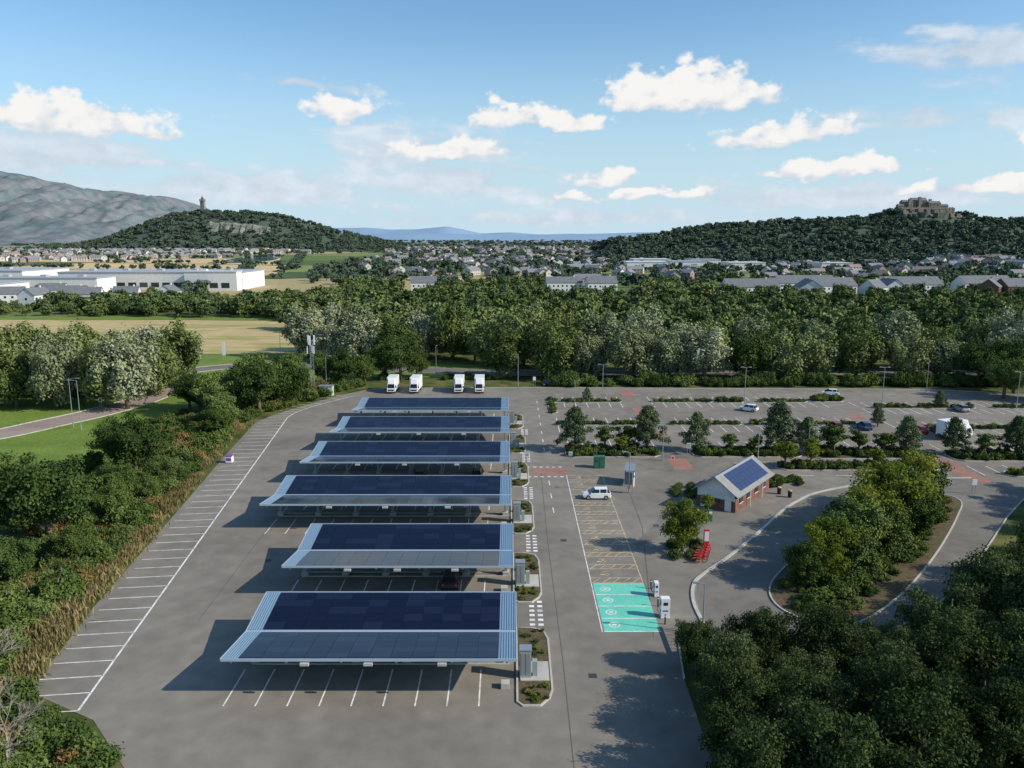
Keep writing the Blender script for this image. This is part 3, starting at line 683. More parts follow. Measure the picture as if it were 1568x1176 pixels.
scatter('garden_shrubs',pts,C_bush)

# ------------------------------------------------------------------ near right trees
for x,y,h in ((15.8,61.5,4.6),(17.2,56.5,5.8),(16.4,51.5,6.4),(15.2,46.5,6.6),(14.2,41.5,7.2),(20.6,60.5,5.4),(22.5,54,7),(20.5,48.5,7.8),(19,42.5,8.4),(26,59.5,6.4),(28.5,53,7.6),(25.5,46,8.4),(31,60,6.2),(33.5,54.5,7.6),(31.5,48,8.8),(37,61.5,7.6),(39,55.5,8.6),(37.5,49,9),(42.5,64.5,8.4),(45,59,9.2),(48.5,68.5,8.6),(44,53,9.4),(51,63,9.5),(53,73,8.8),(24.5,39,9),(57,78.5,8)):
    put('broadleaf_tree',random.choice(near),x+ru(-.4,.4),y+ru(-.4,.4),h*ru(.9,1.15),8,wide=ru(.92,1.1))
pts=[(ru(16.5,48),ru(40,62),0,ru(.6,1.1),ru(.6,1.1),ru(0,6),0) for _ in range(60)]+[(16.6+i*.9,63.2+ru(-.5,.8),0,.6,.6,i,0) for i in range(24)]
scatter('undergrowth',pts,C_bush)
for x,y,h in ((75,96,8),(78,101,9),(72,91,8),(83,106,9),(68,84,7)): put('broadleaf_tree',random.choice(darkt),x,y,h,11)
# ------------------------------------------------------------------ left verge
for x,y,h,k_ in ((-54.5,88,12.2,darkt),(-62,93,10.5,darkt),(-60.5,79,8.5,midt),(-67,85,9.5,midt),(-58,117,10.5,darkt),(-62.5,120,9,midt),(-51.5,97.5,5.5,midt),(-49,84,4.8,midt),
                (-60.5,157,10,midt),(-65,160,9,darkt),(-52.5,160,12.5,darkt),(-49,168,11.5,darkt),(-55,167,12.5,midt),(-58.5,164,10,midt),(-69,165,9,midt),(-51,176,10,midt),(-54,140,6,midt),(-56,148,7.5,midt),
                (-41.5,192,9.5,darkt),(-37,195,8,midt),(-47,194,9,darkt),(-28.7,200,12.5,darkt),(-33,203,10,midt),(-25,204,8,midt),(-54,190,9,midt),
                (-52,68,6.5,midt),(-57,71,8,darkt),(-48,63,5.5,midt),(-64,74,9,darkt),(-43.5,53.5,5.4,midt),(-34.5,44.5,5.2,midt),(-48,56,7,darkt),(-38.5,49,5,darkt),(-30.5,40.5,6,midt),(-55,105,6,midt),(-50,104,4.5,midt),(-51.5,112,5,darkt),(-53,78,6,darkt)):
    put('broadleaf_tree',random.choice(k_),x,y,h,11 if k_ is darkt else 10)
pts=[]
edge=lambda y: float(np.interp(y,[30,40,48.7,54.2,59,73,98,130,153,164,180,190],[-19,-22,-27,-32.5,-39.8,-42.2,-45.2,-49.2,-51.8,-48.3,-41,-35]))
for k_ in range(820):
    y=ru(38,192); x=edge(y)-1.6-abs(random.gauss(0,1))*(8 if k_%2 else 3)-ru(0,1.5)
    if x<-78: continue
    s=ru(.4,1.2); pts.append((x,y,0,s,s*ru(.6,1.15),ru(0,6),random.choice((0,0,0,1,1,1,2,2,2,3))))
scatter('shrub_belt',pts,C_bush)
pts=[]
for k_ in range(600):
    y=random.choice((ru(56,160),ru(60,84),ru(118,150),ru(84,92))); x=edge(y)-.6-abs(random.gauss(0,1))*2.8
    if y>118: x-=ru(0,9)
    s=ru(.4,1.1); pts.append((x,y,0,s,s*ru(.6,1.1),ru(0,6),random.randrange(2)))
scatter('tall_dry_grass',pts,C_reed)
b=MB()
def branch(p,d,L_,r_,depth):
    q=p+d*L_; b.cyl(tuple(p),tuple(q),r_,r_*.6,0,5,False)
    if depth==0: return
    for _ in range(3):
        nd=(d+Vector((ru(-.8,.8),ru(-.8,.8),ru(-.35,.4)))).normalized(); branch(p+d*L_*ru(.5,1),nd,L_*ru(.55,.8),r_*.55,depth-1)
for x,y,z in ((-32.5,45.5,4),(-34.5,48.5,3.2),(-40,53.5,3.4),(-36.5,50.5,3),(-42,58,2.8)):
    b.cyl((x,y,0),(x,y,z),.12,.08,0,6,False)
    for _ in range(3): branch(Vector((x,y,z-.3)),Vector((ru(-.5,.9),ru(-.6,.4),.6)).normalized(),ru(1.2,1.8),.06,4)
b.obj('bare_branches',[M_barkl])

# road, verges and meadow left
rd=smoothpoly([(-112,120),(-103,134),(-95.5,143),(-91.2,151.8),(-86.9,161),(-83.8,172.7),(-83.7,185.7),(-86.5,198),(-94,211),(-108,226),(-130,236),(-170,240)],False,6)
sheet('roadside_grass',[(-150,100),(-66,100),(-63,125),(-70,160),(-66,190),(-50,205),(0,203),(0,222),(-60,238),(-62,246),(-125,246),(-190,250),(-190,150)],-.012,M_grass)
b=MB(); strip(b,rd,8.2,.0,.0); b.obj('road',[M_road])
b=MB(); strip(b,offset(rd,4.2,False),.2,0,.12); strip(b,offset(rd,-4.2,False),.2,0,.12); b.obj('road_kerb',[M_kerb])
rd2=smoothpoly([(-93,209),(-84,219),(-72,224),(-50,222),(-25,215),(0,211),(40,211),(100,212),(180,205)],False,6)
b=MB(); strip(b,rd2,8.,.004,.004); b.obj('road',[M_asph2])
b=MB(); strip(b,offset(rd2,4.1,False),.2,0,.12); strip(b,offset(rd2,-4.1,False),.2,0,.12); b.obj('road_kerb',[M_kerb])
sheet('meadow',[(-190,247),(-125,247),(-60,247),(-58,300),(-75,345),(-168,352),(-250,352),(-230,300)],-.005,M_dry)
sheet('meadow_green_edge',[(-260,354),(-175,354),(-75,347),(-70,362),(-180,370),(-300,372)],-.002,M_grass)
# ------------------------------------------------------------------ willows
for i in range(20):
    put('willow_tree',random.choice(wilt),-121+ru(-3,3)+(i%6)*7.6,166+(i//6)*12+ru(-3,3),ru(13.5,18.5),17,wide=1.08)
x=-62; q_=0
while x<142:
    y=np.interp(x,[-62,-30,-5,20,140],[236,226,207,200,201])
    gap=(-24<x<-3)
    if not gap: put('willow_tree',random.choice(wilt if q_%3==0 else wilt[:4]),x,y+ru(-3,3),ru(11,16.5),17,wide=ru(1.1,1.45))
    put('willow_tree',random.choice(wilt),x+4.5,y+14+ru(-3,3),ru(14,19.5),17,wide=ru(.95,1.25))
    x+=ru(8.5,12); q_+=1
pts=[(ru(8,125),ru(190.5,195),0,ru(.9,1.5),ru(.9,1.6),ru(0,6),random.randrange(3)) for _ in range(110)]+[(ru(-34,0),ru(199.5,203),0,ru(.6,1.1),ru(.5,.9),ru(0,6),random.randrange(3)) for _ in range(16)]
scatter('boundary_shrubs',pts,C_bush)
for x,y,h in ((112,176,11),(118,182,12),(124,172,12),(121,190,13),(128,160,11),(133,150,10),(116,193,12)): put('broadleaf_tree',random.choice(darkt),x,y,h,11)
# ------------------------------------------------------------------ woodland masses
def region(n_,poly,zf=lambda x,y:0,h=(10,16),base=12,nk=5,avoid=()):
    xs=[p[0] for p in poly];ys=[p[1] for p in poly];out=[];t=0
    while len(out)<n_ and t<n_*20:
        t+=1; p=(ru(min(xs),max(xs)),ru(min(ys),max(ys)))
        if abs(p[0])>.78*p[1]+20 or not inside(p,poly) or any(inside(p,a) for a in avoid): continue
        hh=ru(*h)/base; out.append((*p,zf(*p)-.3,hh*ru(.9,1.25),hh,ru(0,6),random.randrange(nk)))
    return out
clr=lambda a,b_,c_,d: [(a,c_),(b_,c_),(b_,d),(a,d)]
AV=[clr(-76,-48,470,600),clr(22,84,450,570),clr(130,420,440,600)]
pts=region(150,[(-66,240),(-20,232),(150,228),(170,300),(-70,300)],h=(9,15))
pts+=region(600,[(-90,300),(180,300),(400,440),(430,560),(-120,560),(-110,420)],h=(6.5,13.5),avoid=AV)
pts+=region(220,[(-78,356),(-175,365),(-230,395),(-250,425),(-110,450),(-80,420)],h=(7,11))
pts+=region(90,[(-175,362),(-320,372),(-330,412),(-215,405)],h=(4.5,7.5))
pts+=region(150,[(150,205),(330,330),(430,440),(180,300)],h=(9,13))
pts+=region(70,clr(140,400,425,480),h=(5,9))
pts+=region(50,clr(150,400,560,625),h=(8,13))
pts+=region(60,clr(130,410,485,550),h=(5,9))
pts+=region(60,[(-400,440),(-250,430),(-190,520),(-400,520)],h=(5,8))
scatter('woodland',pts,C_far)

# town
def house_mesh(name,w,l_,h,rh,wall,roof):
    b=MB(); b.box(-l_/2,l_/2,-w/2,w/2,0,h,0)
    ov=.3
    for s_ in(-1,1):
        a=[(-l_/2-ov,s_*(w/2+ov),h-.2),(l_/2+ov,s_*(w/2+ov),h-.2),(l_/2+ov,0,h+rh),(-l_/2-ov,0,h+rh)]
        if s_>0: a=[a[1],a[0],a[3],a[2]]
        b.hexa([(p[0],p[1],p[2]) for p in a]+[(p[0],p[1],p[2]+.2) for p in a],1)
    for x_ in (-l_/2,l_/2):
        i=len(b.v); b.v+=[(x_,-w/2,h),(x_,w/2,h),(x_,0,h+rh)]; b.f.append((i,i+1,i+2)); b.m.append(0)
    n_=max(2,int(l_/3))
    for i in range(n_):
        xx=-l_/2+(i+.5)*l_/n_
        for z in ([1.0,3.6] if h>4.5 else [1.0]):
            for s_ in(-1,1): b.box(xx-.55,xx+.55,s_*(w/2+.03)-.02,s_*(w/2+.03)+.02,z,z+1.2,2)
    for s_ in(-1,1): b.box(s_*(l_/2+.03)-.02,s_*(l_/2+.03)+.02,-.6,.6,3.4,4.6,2)
    b.box(l_*.3-.4,l_*.3+.4,-.35,.35,h+rh*.4,h+rh+.9,0)
    return b.obj(name,[wall,roof,M_win],link=False)
hazed_mat=lambda nme,c_,f:mat(nme,haze_mix(c_,f),.9)  # far building colour with atmospheric haze painted in
fw=hazed_mat('far_render',(.62,.59,.54),.08);fb=hazed_mat('far_brick',(.32,.21,.16),.12);fs=hazed_mat('far_slate',(.19,.185,.185),.12);ft=hazed_mat('far_tile',(.27,.19,.155),.1);fc=hazed_mat('far_cream',(.46,.41,.34),.1)
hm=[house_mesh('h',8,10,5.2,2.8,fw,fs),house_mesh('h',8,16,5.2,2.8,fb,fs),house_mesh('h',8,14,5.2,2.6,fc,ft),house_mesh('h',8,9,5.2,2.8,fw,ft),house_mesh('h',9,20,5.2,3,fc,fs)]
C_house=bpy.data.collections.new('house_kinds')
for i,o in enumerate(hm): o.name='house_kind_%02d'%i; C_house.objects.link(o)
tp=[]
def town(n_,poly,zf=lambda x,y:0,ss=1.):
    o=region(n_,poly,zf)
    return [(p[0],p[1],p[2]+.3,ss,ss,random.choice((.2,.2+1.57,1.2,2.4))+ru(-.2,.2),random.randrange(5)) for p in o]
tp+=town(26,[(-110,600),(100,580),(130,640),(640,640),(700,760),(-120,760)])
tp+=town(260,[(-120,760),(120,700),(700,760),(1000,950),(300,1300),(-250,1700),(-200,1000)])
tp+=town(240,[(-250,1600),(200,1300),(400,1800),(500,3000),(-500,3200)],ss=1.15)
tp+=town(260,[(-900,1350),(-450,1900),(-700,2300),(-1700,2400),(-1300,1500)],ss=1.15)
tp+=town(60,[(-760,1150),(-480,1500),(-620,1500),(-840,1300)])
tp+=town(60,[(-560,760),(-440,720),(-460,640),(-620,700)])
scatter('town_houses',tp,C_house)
pts=region(1500,[(-140,560),(460,560),(800,700),(1150,1100),(300,1300),(-250,1700),(-230,900)],h=(6,12),nk=4)
pts+=region(900,[(-260,1700),(250,1300),(700,1800),(800,3200),(-700,3200)],h=(7,14),nk=4)
pts+=region(600,[(-900,1350),(-300,1900),(-600,2400),(-2000,2600),(-1500,1500)],h=(7,13),nk=4)
for (a,b_) in (((-640,980),(-250,880)),((-620,1180),(-300,1060)),((-900,1320),(-420,1480)),((-360,700),(-200,720)),((-330,1000),(-240,700)),((-200,470),(-240,640)),((-470,1800),(-250,900)),((-800,1500),(-500,1600)),((-560,1230),(-700,1450))):
    d=math.hypot(a[0]-b_[0],a[1]-b_[1])
    for i in range(int(d/7)):
        t=ru(0,1); h_=ru(5,10)/12; pts.append((a[0]+(b_[0]-a[0])*t+ru(-6,6),a[1]+(b_[1]-a[1])*t+ru(-6,6),0,h_*1.1,h_,ru(0,6),random.randrange(4)))
for _ in range(1800):
    y=3000+ru(0,1)**1.6*9000; x=ru(-.62,.75)*y; s=ru(1.0,1.8); pts.append((x,y,-2,s*2.4,s,ru(0,6),random.randrange(4)))
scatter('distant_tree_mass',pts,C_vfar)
for P_,m_ in (([(-640,960),(-420,905),(-255,860),(-262,1000),(-300,1060),(-620,1180)],M_stub),([(-1200,1330),(-620,1200),(-320,1080),(-420,1450),(-900,1330)],M_stub),
              ([(-620,1480),(-430,1480),(-500,1750),(-680,1700)],M_fgreen),([(-330,700),(-240,690),(-240,850),(-420,900),(-600,930)],M_stub),([(-260,860),(-210,850),(-240,1050),(-290,1060)],M_fgreen)):
    sheet('field',P_,.05,m_)
sheet('river',smoothpoly([(-440,1150),(-395,1180),(-400,1350),(-520,1800),(-560,1800),(-480,1350)],True,4),.12,M_water)

def building(name,x,y,rot,w,l_,h,rh,wall,roof):
    o=house_mesh(name,w,l_,h,rh,wall,roof); COL.objects.link(o); o.location=(x,y,0); o.rotation_euler[2]=rot; return o
for q in ((-232,432,.25,15),(-214,440,.2,13),(-258,428,1.5,15),(-247,446,.2,14),(-276,436,.3,14),(-272,470,.2,14),(-196,452,1.6,13)):
    building('white_house',q[0],q[1],q[2],9.5,q[3],6.,3.6,M_rend,M_slate)
building('grey_roofed_house',-60,540,.1,12,17,6.4,4,M_rend,M_slate)
building('grey_roofed_house',35,540,.1,12,24,6.4,3.6,M_rend,M_slate);building('grey_roofed_house',60,535,.1,12,20,6.4,4.4,M_rend,M_slate)
for x,y,r_,l_,w in ((150,500,.1,34,15),(184,492,1.4,24,14),(205,512,.15,30,15),(238,500,1.5,22,13),(262,525,.1,40,16),(200,545,.1,40,15),(325,505,.1,30,15),(352,495,1.4,22,14),(376,515,.1,30,15),(320,540,.15,36,14),(222,488,.7,14,12),(300,498,.9,14,12)):
    building('grey_roofed_school_building',x,y,r_,w,l_,6.0,4.8,M_brick if ru(0,1)<.4 else M_rend,M_slate)
def shed(name,x0,x1,y0,y1,h,wall,roof,bands=True):
    b=MB(); b.box(x0,x1,y0,y1,0,h,0); b.box(x0-.5,x1+.5,y0-.5,y1+.5,h,h+.5,1)
    if bands:
        for i in range(int((x1-x0)/8)): b.box(x0+i*8+1.2,x0+i*8+6.8,y0-.1,y0-.03,h*.15,h*.42,2)
    for i in range(int((x1-x0)/25)): b.box(x0+10+i*25,x0+14+i*25,(y0+y1)/2-2,(y0+y1)/2+2,h+.5,h+1.8,1)
    b.obj(name,[wall,roof,M_win])
shed('white_industrial_building',-320,-190,560,610,12,M_rend,M_groof);shed('white_industrial_building',-226,-190,548,559,13,M_rend,M_wroof);shed('white_industrial_building',-460,-345,560,620,13,M_rend,M_groof);shed('white_industrial_building',-350,-272,520,545,10,M_rend,M_groof)
shed('white_industrial_building',-330,-292,452,480,10,M_rend,M_groof)
for i,(x0,x1,y0,y1,h) in enumerate(((130,175,900,940,9),(185,225,920,960,9),(150,195,980,1020,10),(240,280,880,915,9),(225,262,1000,1040,9),(350,385,900,930,8))):
    shed('retail_warehouse',x0,x1,y0,y1,h,M_rend,(M_wroof,M_groof)[i%3==1],True)

# ------------------------------------------------------------------ hills
def fbm(x,y,s,o=5):
    return noise.fractal(Vector((x*s,y*s,3.1)),1.,2.,o)
def hill(name,px,pz,yc,wf,wb,m_,nx,ny,rough,rs,power=1.,ridge=0):
    x0,x1=px[0],px[-1]
    def H_(x,y):
        t=(y-yc)/(wf if y<yc else wb)
        if abs(t)>=1: return -3.
        z=float(np.interp(x,px,pz))*(.5*(1+math.cos(math.pi*t)))**power + rough*fbm(x,y,rs)*(1-abs(t))-2*(abs(t)>.9)
        if ridge: z-=ridge*abs(fbm(x*1.5+300,y*.6,rs*2.2,5))*min(1,abs(t)*3+.1)*(1-abs(t))*1.6
        return z
    b=MB()
    for j in range(ny+1):
        y=yc-wf+(wf+wb)*j/ny
        for i in range(nx+1):
            x=x0+(x1-x0)*i/nx
            b.v.append((x,y,H_(x,y) if 0<i<nx else -5))
    for j in range(ny):
        for i in range(nx):
            a=j*(nx+1)+i; b.f.append((a,a+1,a+nx+2,a+nx+1)); b.m.append(0)
    b.obj(name,[m_],smooth=True); return H_
M_hillw=nmat('hill_woodland_floor',[(.3,haze_mix((.035,.055,.022),.08)),(.7,haze_mix((.07,.09,.035),.08))],.02,rough=.95)  # woodland floor colours with a little distance haze mixed in
M_och=nmat('hill_heather_and_scree',[(.34,haze_mix((.045,.075,.035),.25)),(.46,haze_mix((.085,.09,.05),.25)),(.52,haze_mix((.14,.11,.075),.25)),(.6,haze_mix((.05,.075,.035),.25)),(.72,haze_mix((.11,.10,.06),.25))],.003,rough=.95,detail=9,scale2=.014,amt2=.25)  # heather and scree colours, paled and blued by painted haze
M_hazehill=nmat('far_hill_painted_haze',[(.3,(.20,.31,.44)),(.7,(.25,.36,.48))],.0006,rough=1)  # blue is aerial haze painted as base colour
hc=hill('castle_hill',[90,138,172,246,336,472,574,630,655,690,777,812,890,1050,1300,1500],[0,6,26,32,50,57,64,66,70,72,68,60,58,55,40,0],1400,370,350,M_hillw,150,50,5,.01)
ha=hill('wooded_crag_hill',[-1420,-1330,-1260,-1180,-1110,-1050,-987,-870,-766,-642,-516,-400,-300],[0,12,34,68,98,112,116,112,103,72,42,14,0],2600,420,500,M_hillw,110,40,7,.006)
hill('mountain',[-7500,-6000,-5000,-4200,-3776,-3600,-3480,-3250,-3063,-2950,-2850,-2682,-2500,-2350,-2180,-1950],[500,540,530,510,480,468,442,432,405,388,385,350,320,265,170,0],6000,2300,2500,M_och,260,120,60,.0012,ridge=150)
hill('distant_hill',[-6500,-4200,-3600,-2900,-2400,-1900,-1300,-1050,-600,0,600,1200,1900,2600],[0,150,235,250,190,205,260,215,120,150,110,120,60,0],16000,1500,1500,M_hazehill,90,8,20,.0008)
hill('distant_hill',[-3000,-1500,0,1500,3500,6500,9000],[60,110,70,110,140,120,60],12000,900,900,M_hazehill,80,6,10,.001)
pts=region(2100,[(130,1060),(1250,1060),(1350,1500),(150,1480)],zf=hc,h=(8,16),nk=4,avoid=[clr(654,770,1290,1500)])
scatter('castle_hill_woodland',pts,C_vfar)
pts=region(1500,[(-1400,2230),(-330,2230),(-350,2700),(-1380,2700)],zf=ha,h=(11,18),nk=4)
scatter('crag_hill_woodland',pts,C_vfar)
sheet('field',[(720,1010),(800,1000),(860,1040),(760,1055)],.3,M_stub)
tp=town(40,[(520,1000),(900,1010),(880,1090),(560,1090)],lambda x,y:max(0,hc(x,y)),1.3)
scatter('hillside_houses',tp,C_house)
CX=-20
b=MB()
for i in range(24):
    x=666+CX+i*4.7; z1=float(np.interp(x-CX,[660,675,690,750,770,790],[70,79,84,84,77,68])); w=ru(4,7); yf=1335+ru(-6,6); zt_=z1+ru(-5,1)
    b.hexa([(x-w,yf,45),(x+w,yf,45),(x+w,1430,45),(x-w,1430,45),(x-w*.8,yf+ru(6,14),zt_-ru(3,9)),(x+w*.8,yf+ru(6,14),zt_-ru(3,9)),(x+w*.7,1430,z1-1),(x-w*.7,1430,z1-1)],0)
    b.hexa([(x-w*.8,yf+12,60),(x+w*.8,yf+12,60),(x+w*.8,1432,60),(x-w*.8,1432,60),(x-w*.6,yf+22,zt_),(x+w*.6,yf+22,zt_),(x+w*.6,1432,z1),(x-w*.6,1432,z1)],0)
b.obj('castle_crag',[nmat('crag_rock',[(.3,(.06,.075,.04)),(.45,(.13,.125,.10)),(.55,(.18,.165,.135)),(.68,(.05,.065,.03))],.08,rough=.95,scale2=.3,amt2=.4)])
b=MB()
def cb(x0,x1,y0,y1,z0,z1,rh=0):
    x0+=CX;x1+=CX
    b.box(x0,x1,y0,y1,z0,z1,0)
    if rh:
        ym=(y0+y1)/2
        for s_ in(0,1):
            ya=y0-.5 if s_==0 else y1+.5
            a=[(x0-.3,ya,z1),(x1+.3,ya,z1),(x1+.3,ym,z1+rh),(x0-.3,ym,z1+rh)]
            if s_: a=[a[1],a[0],a[3],a[2]]
            b.hexa(a+[(p[0],p[1],p[2]+.4) for p in a],1)
        for xx in(x0,x1):
            i=len(b.v); b.v+=[(xx,y0,z1),(xx,y1,z1),(xx,ym,z1+rh)]; b.f.append((i,i+1,i+2)); b.m.append(0)
    for i in range(int((x1-x0)/6)):
        for z in np.arange(z0+5,z1-2.5,5): b.box(x0+i*6+2,x0+i*6+3.6,y0-.15,y0-.02,z,z+2.4,2)
cb(680,770,1366,1371,72,86)
for i in range(21): b.box(680+CX+i*4.2,682.5+CX+i*4.2,1366,1367,86,87.4,0)
cb(690,708,1385,1398,80,96,4);cb(708,734,1390,1404,80,99,5);cb(734,754,1382,1394,80,94,4);cb(698,702,1380,1384,80,102);cb(717,721,1384,1389,80,105,0);cb(741,745,1396,1400,80,102);cb(754,768,1384,1392,78,90,3);cb(680,690,1380,1388,78,90,3)
b.obj('stone_castle',[M_stone,M_slate,M_win])
for x,y,h in ((652,1372,18),(644,1378,20),(764,1378,15),(773,1382,17),(656,1384,20),(636,1378,15),(650,1330,12),(664,1318,9),(690,1316,10),(716,1316,9),(740,1320,11),(758,1334,13),(700,1300,8),(728,1302,9),(675,1302,9)): put('hilltop_tree',vfart[0],x,y,h,12,z=min(74,hc(x,y)))
zt=ha(-990,2600)
b=MB(); b.box(-7,7,-7,7,-10,34,0,tx=.9,ty=.9); b.box(-7.4,7.4,-7.4,7.4,34,37,0); b.box(5,11,-5,3,-10,8,0)
for s1 in(-1,1):
    for s2 in(-1,1): b.box(s1*6-1.4,s1*6+1.4,s2*6-1.4,s2*6+1.4,37,41,0); b.cyl((s1*5,s2*5,41),(s1*1.5,s2*1.5,47),1,.8,0,5)
b.cyl((0,0,37),(0,0,46),3.2,2.6,0,8);b.cyl((0,0,46),(0,0,54),2.6,.3,0,8)
for z in (8,18,27): b.box(-.8,.8,-6.9,-6.3,z,z+4,1)
b.obj('stone_monument_tower',[hazed_mat('far_stone',(.20,.17,.13),.12),M_win],loc=(-990,2585,zt+2))
b=MB()
for i in range(22):
    x=-905+i*8; w=8; zz=ha(x,2420); b.hexa([(x-w,2385+ru(-6,6),zz-16),(x+w,2385+ru(-6,6),zz-16),(x+w,2430,zz-10),(x-w,2430,zz-10),(x-w*.7,2400,zz+ru(6,16)),(x+w*.7,2400,zz+ru(6,16)),(x+w*.7,2430,zz+12),(x-w*.7,2430,zz+12)],0)
b.obj('quarry_cliff',[nmat('cliff_rock',[(.3,haze_mix((.08,.10,.05),.1)),(.7,haze_mix((.30,.26,.20),.1))],.05,rough=.95,scale2=.2,amt2=.4)])  # rock colours with painted distance haze

# ------------------------------------------------------------------ sun + sky
SUN=Vector((.80,-.22,.52)).normalized()
sd=bpy.data.lights.new('sun','SUN'); sd.energy=5.0; sd.angle=rad(.5); sd.color=(1,.93,.81)
so=bpy.data.objects.new('sun',sd); so.rotation_euler=SUN.to_track_quat('Z','Y').to_euler(); so.location=(60,-20,80); COL.objects.link(so)
w=bpy.data.worlds.new('World'); sc.world=w; w.use_nodes=True; n=w.node_tree.nodes; l=w.node_tree.links
bg=n['Background']; bg.inputs['Strength'].default_value=.10
sky=n.new('ShaderNodeTexSky'); sky.sky_type='NISHITA'; sky.sun_disc=False; sky.sun_elevation=math.asin(SUN.z); sky.sun_rotation=math.atan2(SUN.x,SUN.y)
sky.air_density=1.1; sky.dust_density=.6; sky.ozone_density=2.2; sky.altitude=50
tint=n.new('ShaderNodeVectorMath'); tint.operation='MULTIPLY'; tint.inputs[1].default_value=(1.1,1.42,1.6); l.new(sky.outputs[0],tint.inputs[0])
tc=n.new('ShaderNodeTexCoord'); sp=n.new('ShaderNodeSeparateXYZ'); l.new(tc.outputs['Generated'],sp.inputs[0])
ve=n.new('ShaderNodeMapRange'); ve.interpolation_type='SMOOTHSTEP'; ve.inputs['From Min'].default_value=.27; ve.inputs['From Max'].default_value=-.015; ve.inputs['To Min'].default_value=0; ve.inputs['To Max'].default_value=1.
l.new(sp.outputs[2],ve.inputs['Value'])
x=n.new('ShaderNodeMix'); x.data_type='RGBA'; l.new(ve.outputs[0],x.inputs[0]); l.new(tint.outputs[0],x.inputs[6]); x.inputs[7].default_value=(5.6,7.4,8.6,1)
l.new(x.outputs[2],bg.inputs['Color'])

# cloud layer: a distant patch of sky dome whose density is computed per vertex
def vnoise(x,y,seed):
    r_=np.random.default_rng(seed); T=r_.random((256,256))
    xi=np.floor(x).astype(int); yi=np.floor(y).astype(int); fx=x-xi; fy=y-yi
    fx=fx*fx*fx*(fx*(fx*6-15)+10); fy=fy*fy*fy*(fy*(fy*6-15)+10)
    g=lambda a,b_:T[a%256,b_%256]
    return (g(xi,yi)*(1-fx)+g(xi+1,yi)*fx)*(1-fy)+(g(xi,yi+1)*(1-fx)+g(xi+1,yi+1)*fx)*fy
def vf(x,y,o,seed,p=.5):
    s_=0;a=1;t=0
    for i in range(o):
        c_,q=math.cos(i*.9),math.sin(i*.9)
        s_=s_+a*vnoise((x*c_-y*q)*2**i+17.3*i+500,(x*q+y*c_)*2**i+9.1*i+500,seed+i); t+=a; a*=p
    return s_/t
ns,ne=1500,330
A,E=np.meshgrid(np.linspace(-50,50,ns),np.linspace(-.3,19.5,ne))
ax=A+(vf(A*.45,E*.8,3,11)-.5)*3.0; ey=E+(vf(A*.5,E*.9,3,31)-.5)*1.2
fine=vf(A*.85,E*1.25,6,51,.56)-.5
wis=vf(A*.16+E*.25,E*.75,6,71,.6)-.5
def blob(a,e_,ra,re,flat):
    dx=(ax-a)/ra; dy=ey-e_
    if flat: dy=np.maximum(dy,-2.3*dy)
    return 1-np.sqrt(dx*dx+(dy/re)**2)
puff=np.full_like(A,-9.); hgt=np.zeros_like(A)
for q in ((-11.6,8.3,2.7,1.7),(-.4,8.0,2.7,1.8),(3.5,7.7,2.3,1.0),(9.6,9.2,4.2,1.8),(13.2,9.3,4.2,2.5),(15.8,9.2,2.4,1.9),(19.2,6.5,3.4,1.6),(15.9,6.0,3.6,1.1),(7.2,4.0,2.3,.9),(21.5,4.3,6.5,1.1),(4.4,2.7,2.6,.6),(9.5,2.9,2.4,.5),(12.3,2.9,2.6,.7),(-29.5,6.8,7.,1.9),(-24.5,6.6,3.,1.0),(34,5.5,3.0,1.2),(31,2.9,7,.8),(-5,5.9,5,1.0),(40,9,4,1.5),(-42,9,6,2)):
    v=blob(*q,True); hgt=np.where(v>puff,(ey-q[1])/q[3],hgt); puff=np.maximum(puff,v)
soft=np.full_like(A,-9.)
for q in ((-29,5.0,15,2.8),(-6.0,5.9,9,2.1),(-4,4.0,11,1.6),(-18,3.5,12,1.4),(29.5,10.8,8,2.4),(27,7.3,9,1.2),(22,2.6,16,1.1),(-14,9.9,5,.5),(3,1.4,20,.9)):
    soft=np.maximum(soft,blob(*q,False))
ss=lambda v,a,b_:(lambda t:t*t*(3-2*t))(np.clip((v-a)/(b_-a),0,1))
pa=ss(puff+fine*1.35,.02,.42)
sa=ss(soft+wis*2.2+fine*.7,.0,.85)*.80
edge_=ss(50-np.abs(A),0,5)*ss(19.5-E,0,2)
al=(1-(1-pa)*(1-sa))*edge_
lit=ss(puff*.5+hgt*.45+fine*1.3,-.15,.55)
cp_=np.array((.64,.70,.78))*(1-lit[...,None])+np.array((.93,.92,.90))*lit[...,None]
cs_=np.array((.64,.71,.79))*(1-.0)+0*cp_+(wis+fine)[...,None]*.25
wt=(pa/(pa+sa*(1-pa)+1e-6))[...,None]
colr=np.clip(cp_*wt+cs_*(1-wt),0,1)
Rk=30000.
Av,Ev=np.radians(A),np.radians(E)
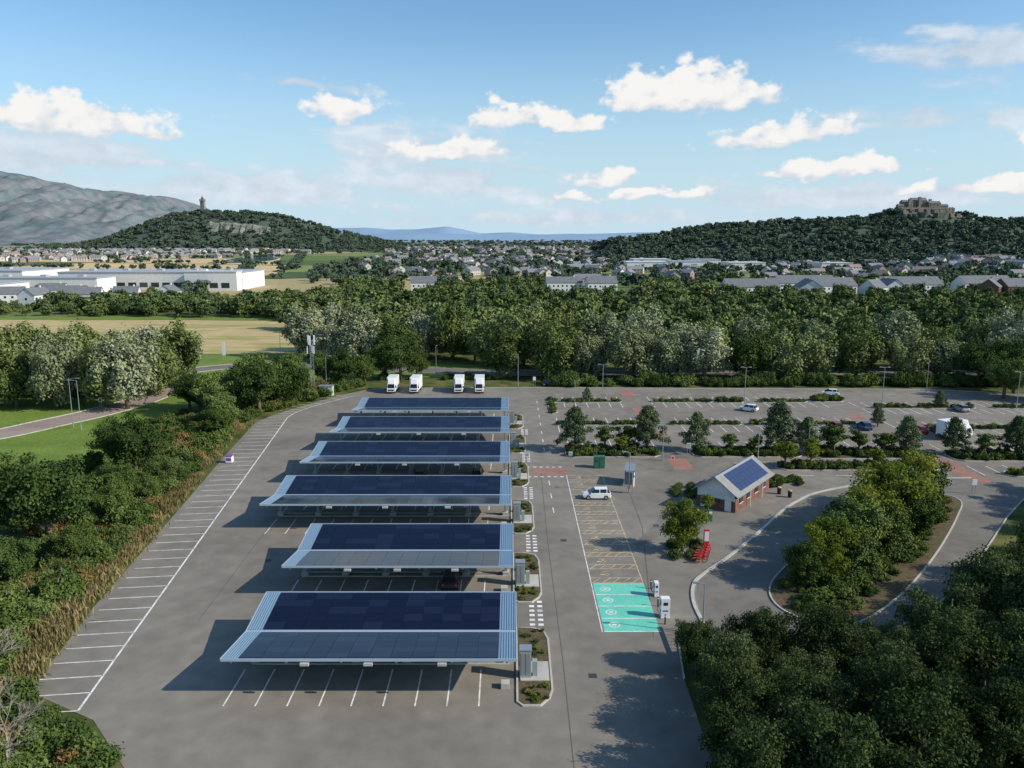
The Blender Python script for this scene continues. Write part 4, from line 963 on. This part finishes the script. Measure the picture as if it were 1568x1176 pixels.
V=np.stack([Rk*np.cos(Ev)*np.sin(Av),Rk*np.cos(Ev)*np.cos(Av),36+Rk*np.sin(Ev)],-1).reshape(-1,3)
I=np.arange(ns*ne).reshape(ne,ns)
F=np.stack([I[:-1,:-1],I[:-1,1:],I[1:,1:],I[1:,:-1]],-1).reshape(-1,4)
af=al.ravel(); keep=af[F].max(1)>.004; F=F[keep]
me=bpy.data.meshes.new('sky'); me.vertices.add(len(V)); me.vertices.foreach_set('co',V.astype(np.float32).ravel())
me.loops.add(F.size); me.loops.foreach_set('vertex_index',F.astype(np.int32).ravel())
me.polygons.add(len(F)); me.polygons.foreach_set('loop_start',(np.arange(len(F))*4).astype(np.int32)); me.update(calc_edges=True)
a=me.attributes.new('dens','FLOAT','POINT'); a.data.foreach_set('value',af.astype(np.float32))
a=me.attributes.new('ccol','FLOAT_VECTOR','POINT'); a.data.foreach_set('vector',colr.reshape(-1,3).astype(np.float32).ravel())
m=bpy.data.materials.new('cloud_layer'); m.use_nodes=True; n=m.node_tree.nodes; l=m.node_tree.links; n.remove(n['Principled BSDF'])
a1=n.new('ShaderNodeAttribute'); a1.attribute_name='ccol'; a2=n.new('ShaderNodeAttribute'); a2.attribute_name='dens'
em=n.new('ShaderNodeEmission'); tr=n.new('ShaderNodeBsdfTransparent'); mx=n.new('ShaderNodeMixShader')
l.new(a1.outputs['Vector'],em.inputs['Color']); l.new(a2.outputs['Fac'],mx.inputs[0]); l.new(tr.outputs[0],mx.inputs[1]); l.new(em.outputs[0],mx.inputs[2]); l.new(mx.outputs[0],n['Material Output'].inputs['Surface'])
try: m.cycles.emission_sampling='NONE'
except Exception: pass
me.materials.append(m); o=bpy.data.objects.new('sky',me); COL.objects.link(o)

# ------------------------------------------------------------------ camera
cd=bpy.data.cameras.new('camera'); cd.sensor_width=36; cd.lens=27.71; cd.clip_start=.5; cd.clip_end=90000
co=bpy.data.objects.new('camera',cd); co.location=(0,0,36); co.rotation_euler=(rad(90-10.5),0,0); COL.objects.link(co); sc.camera=co
sc.view_settings.view_transform='Standard'; sc.view_settings.look='None'; sc.view_settings.exposure=0
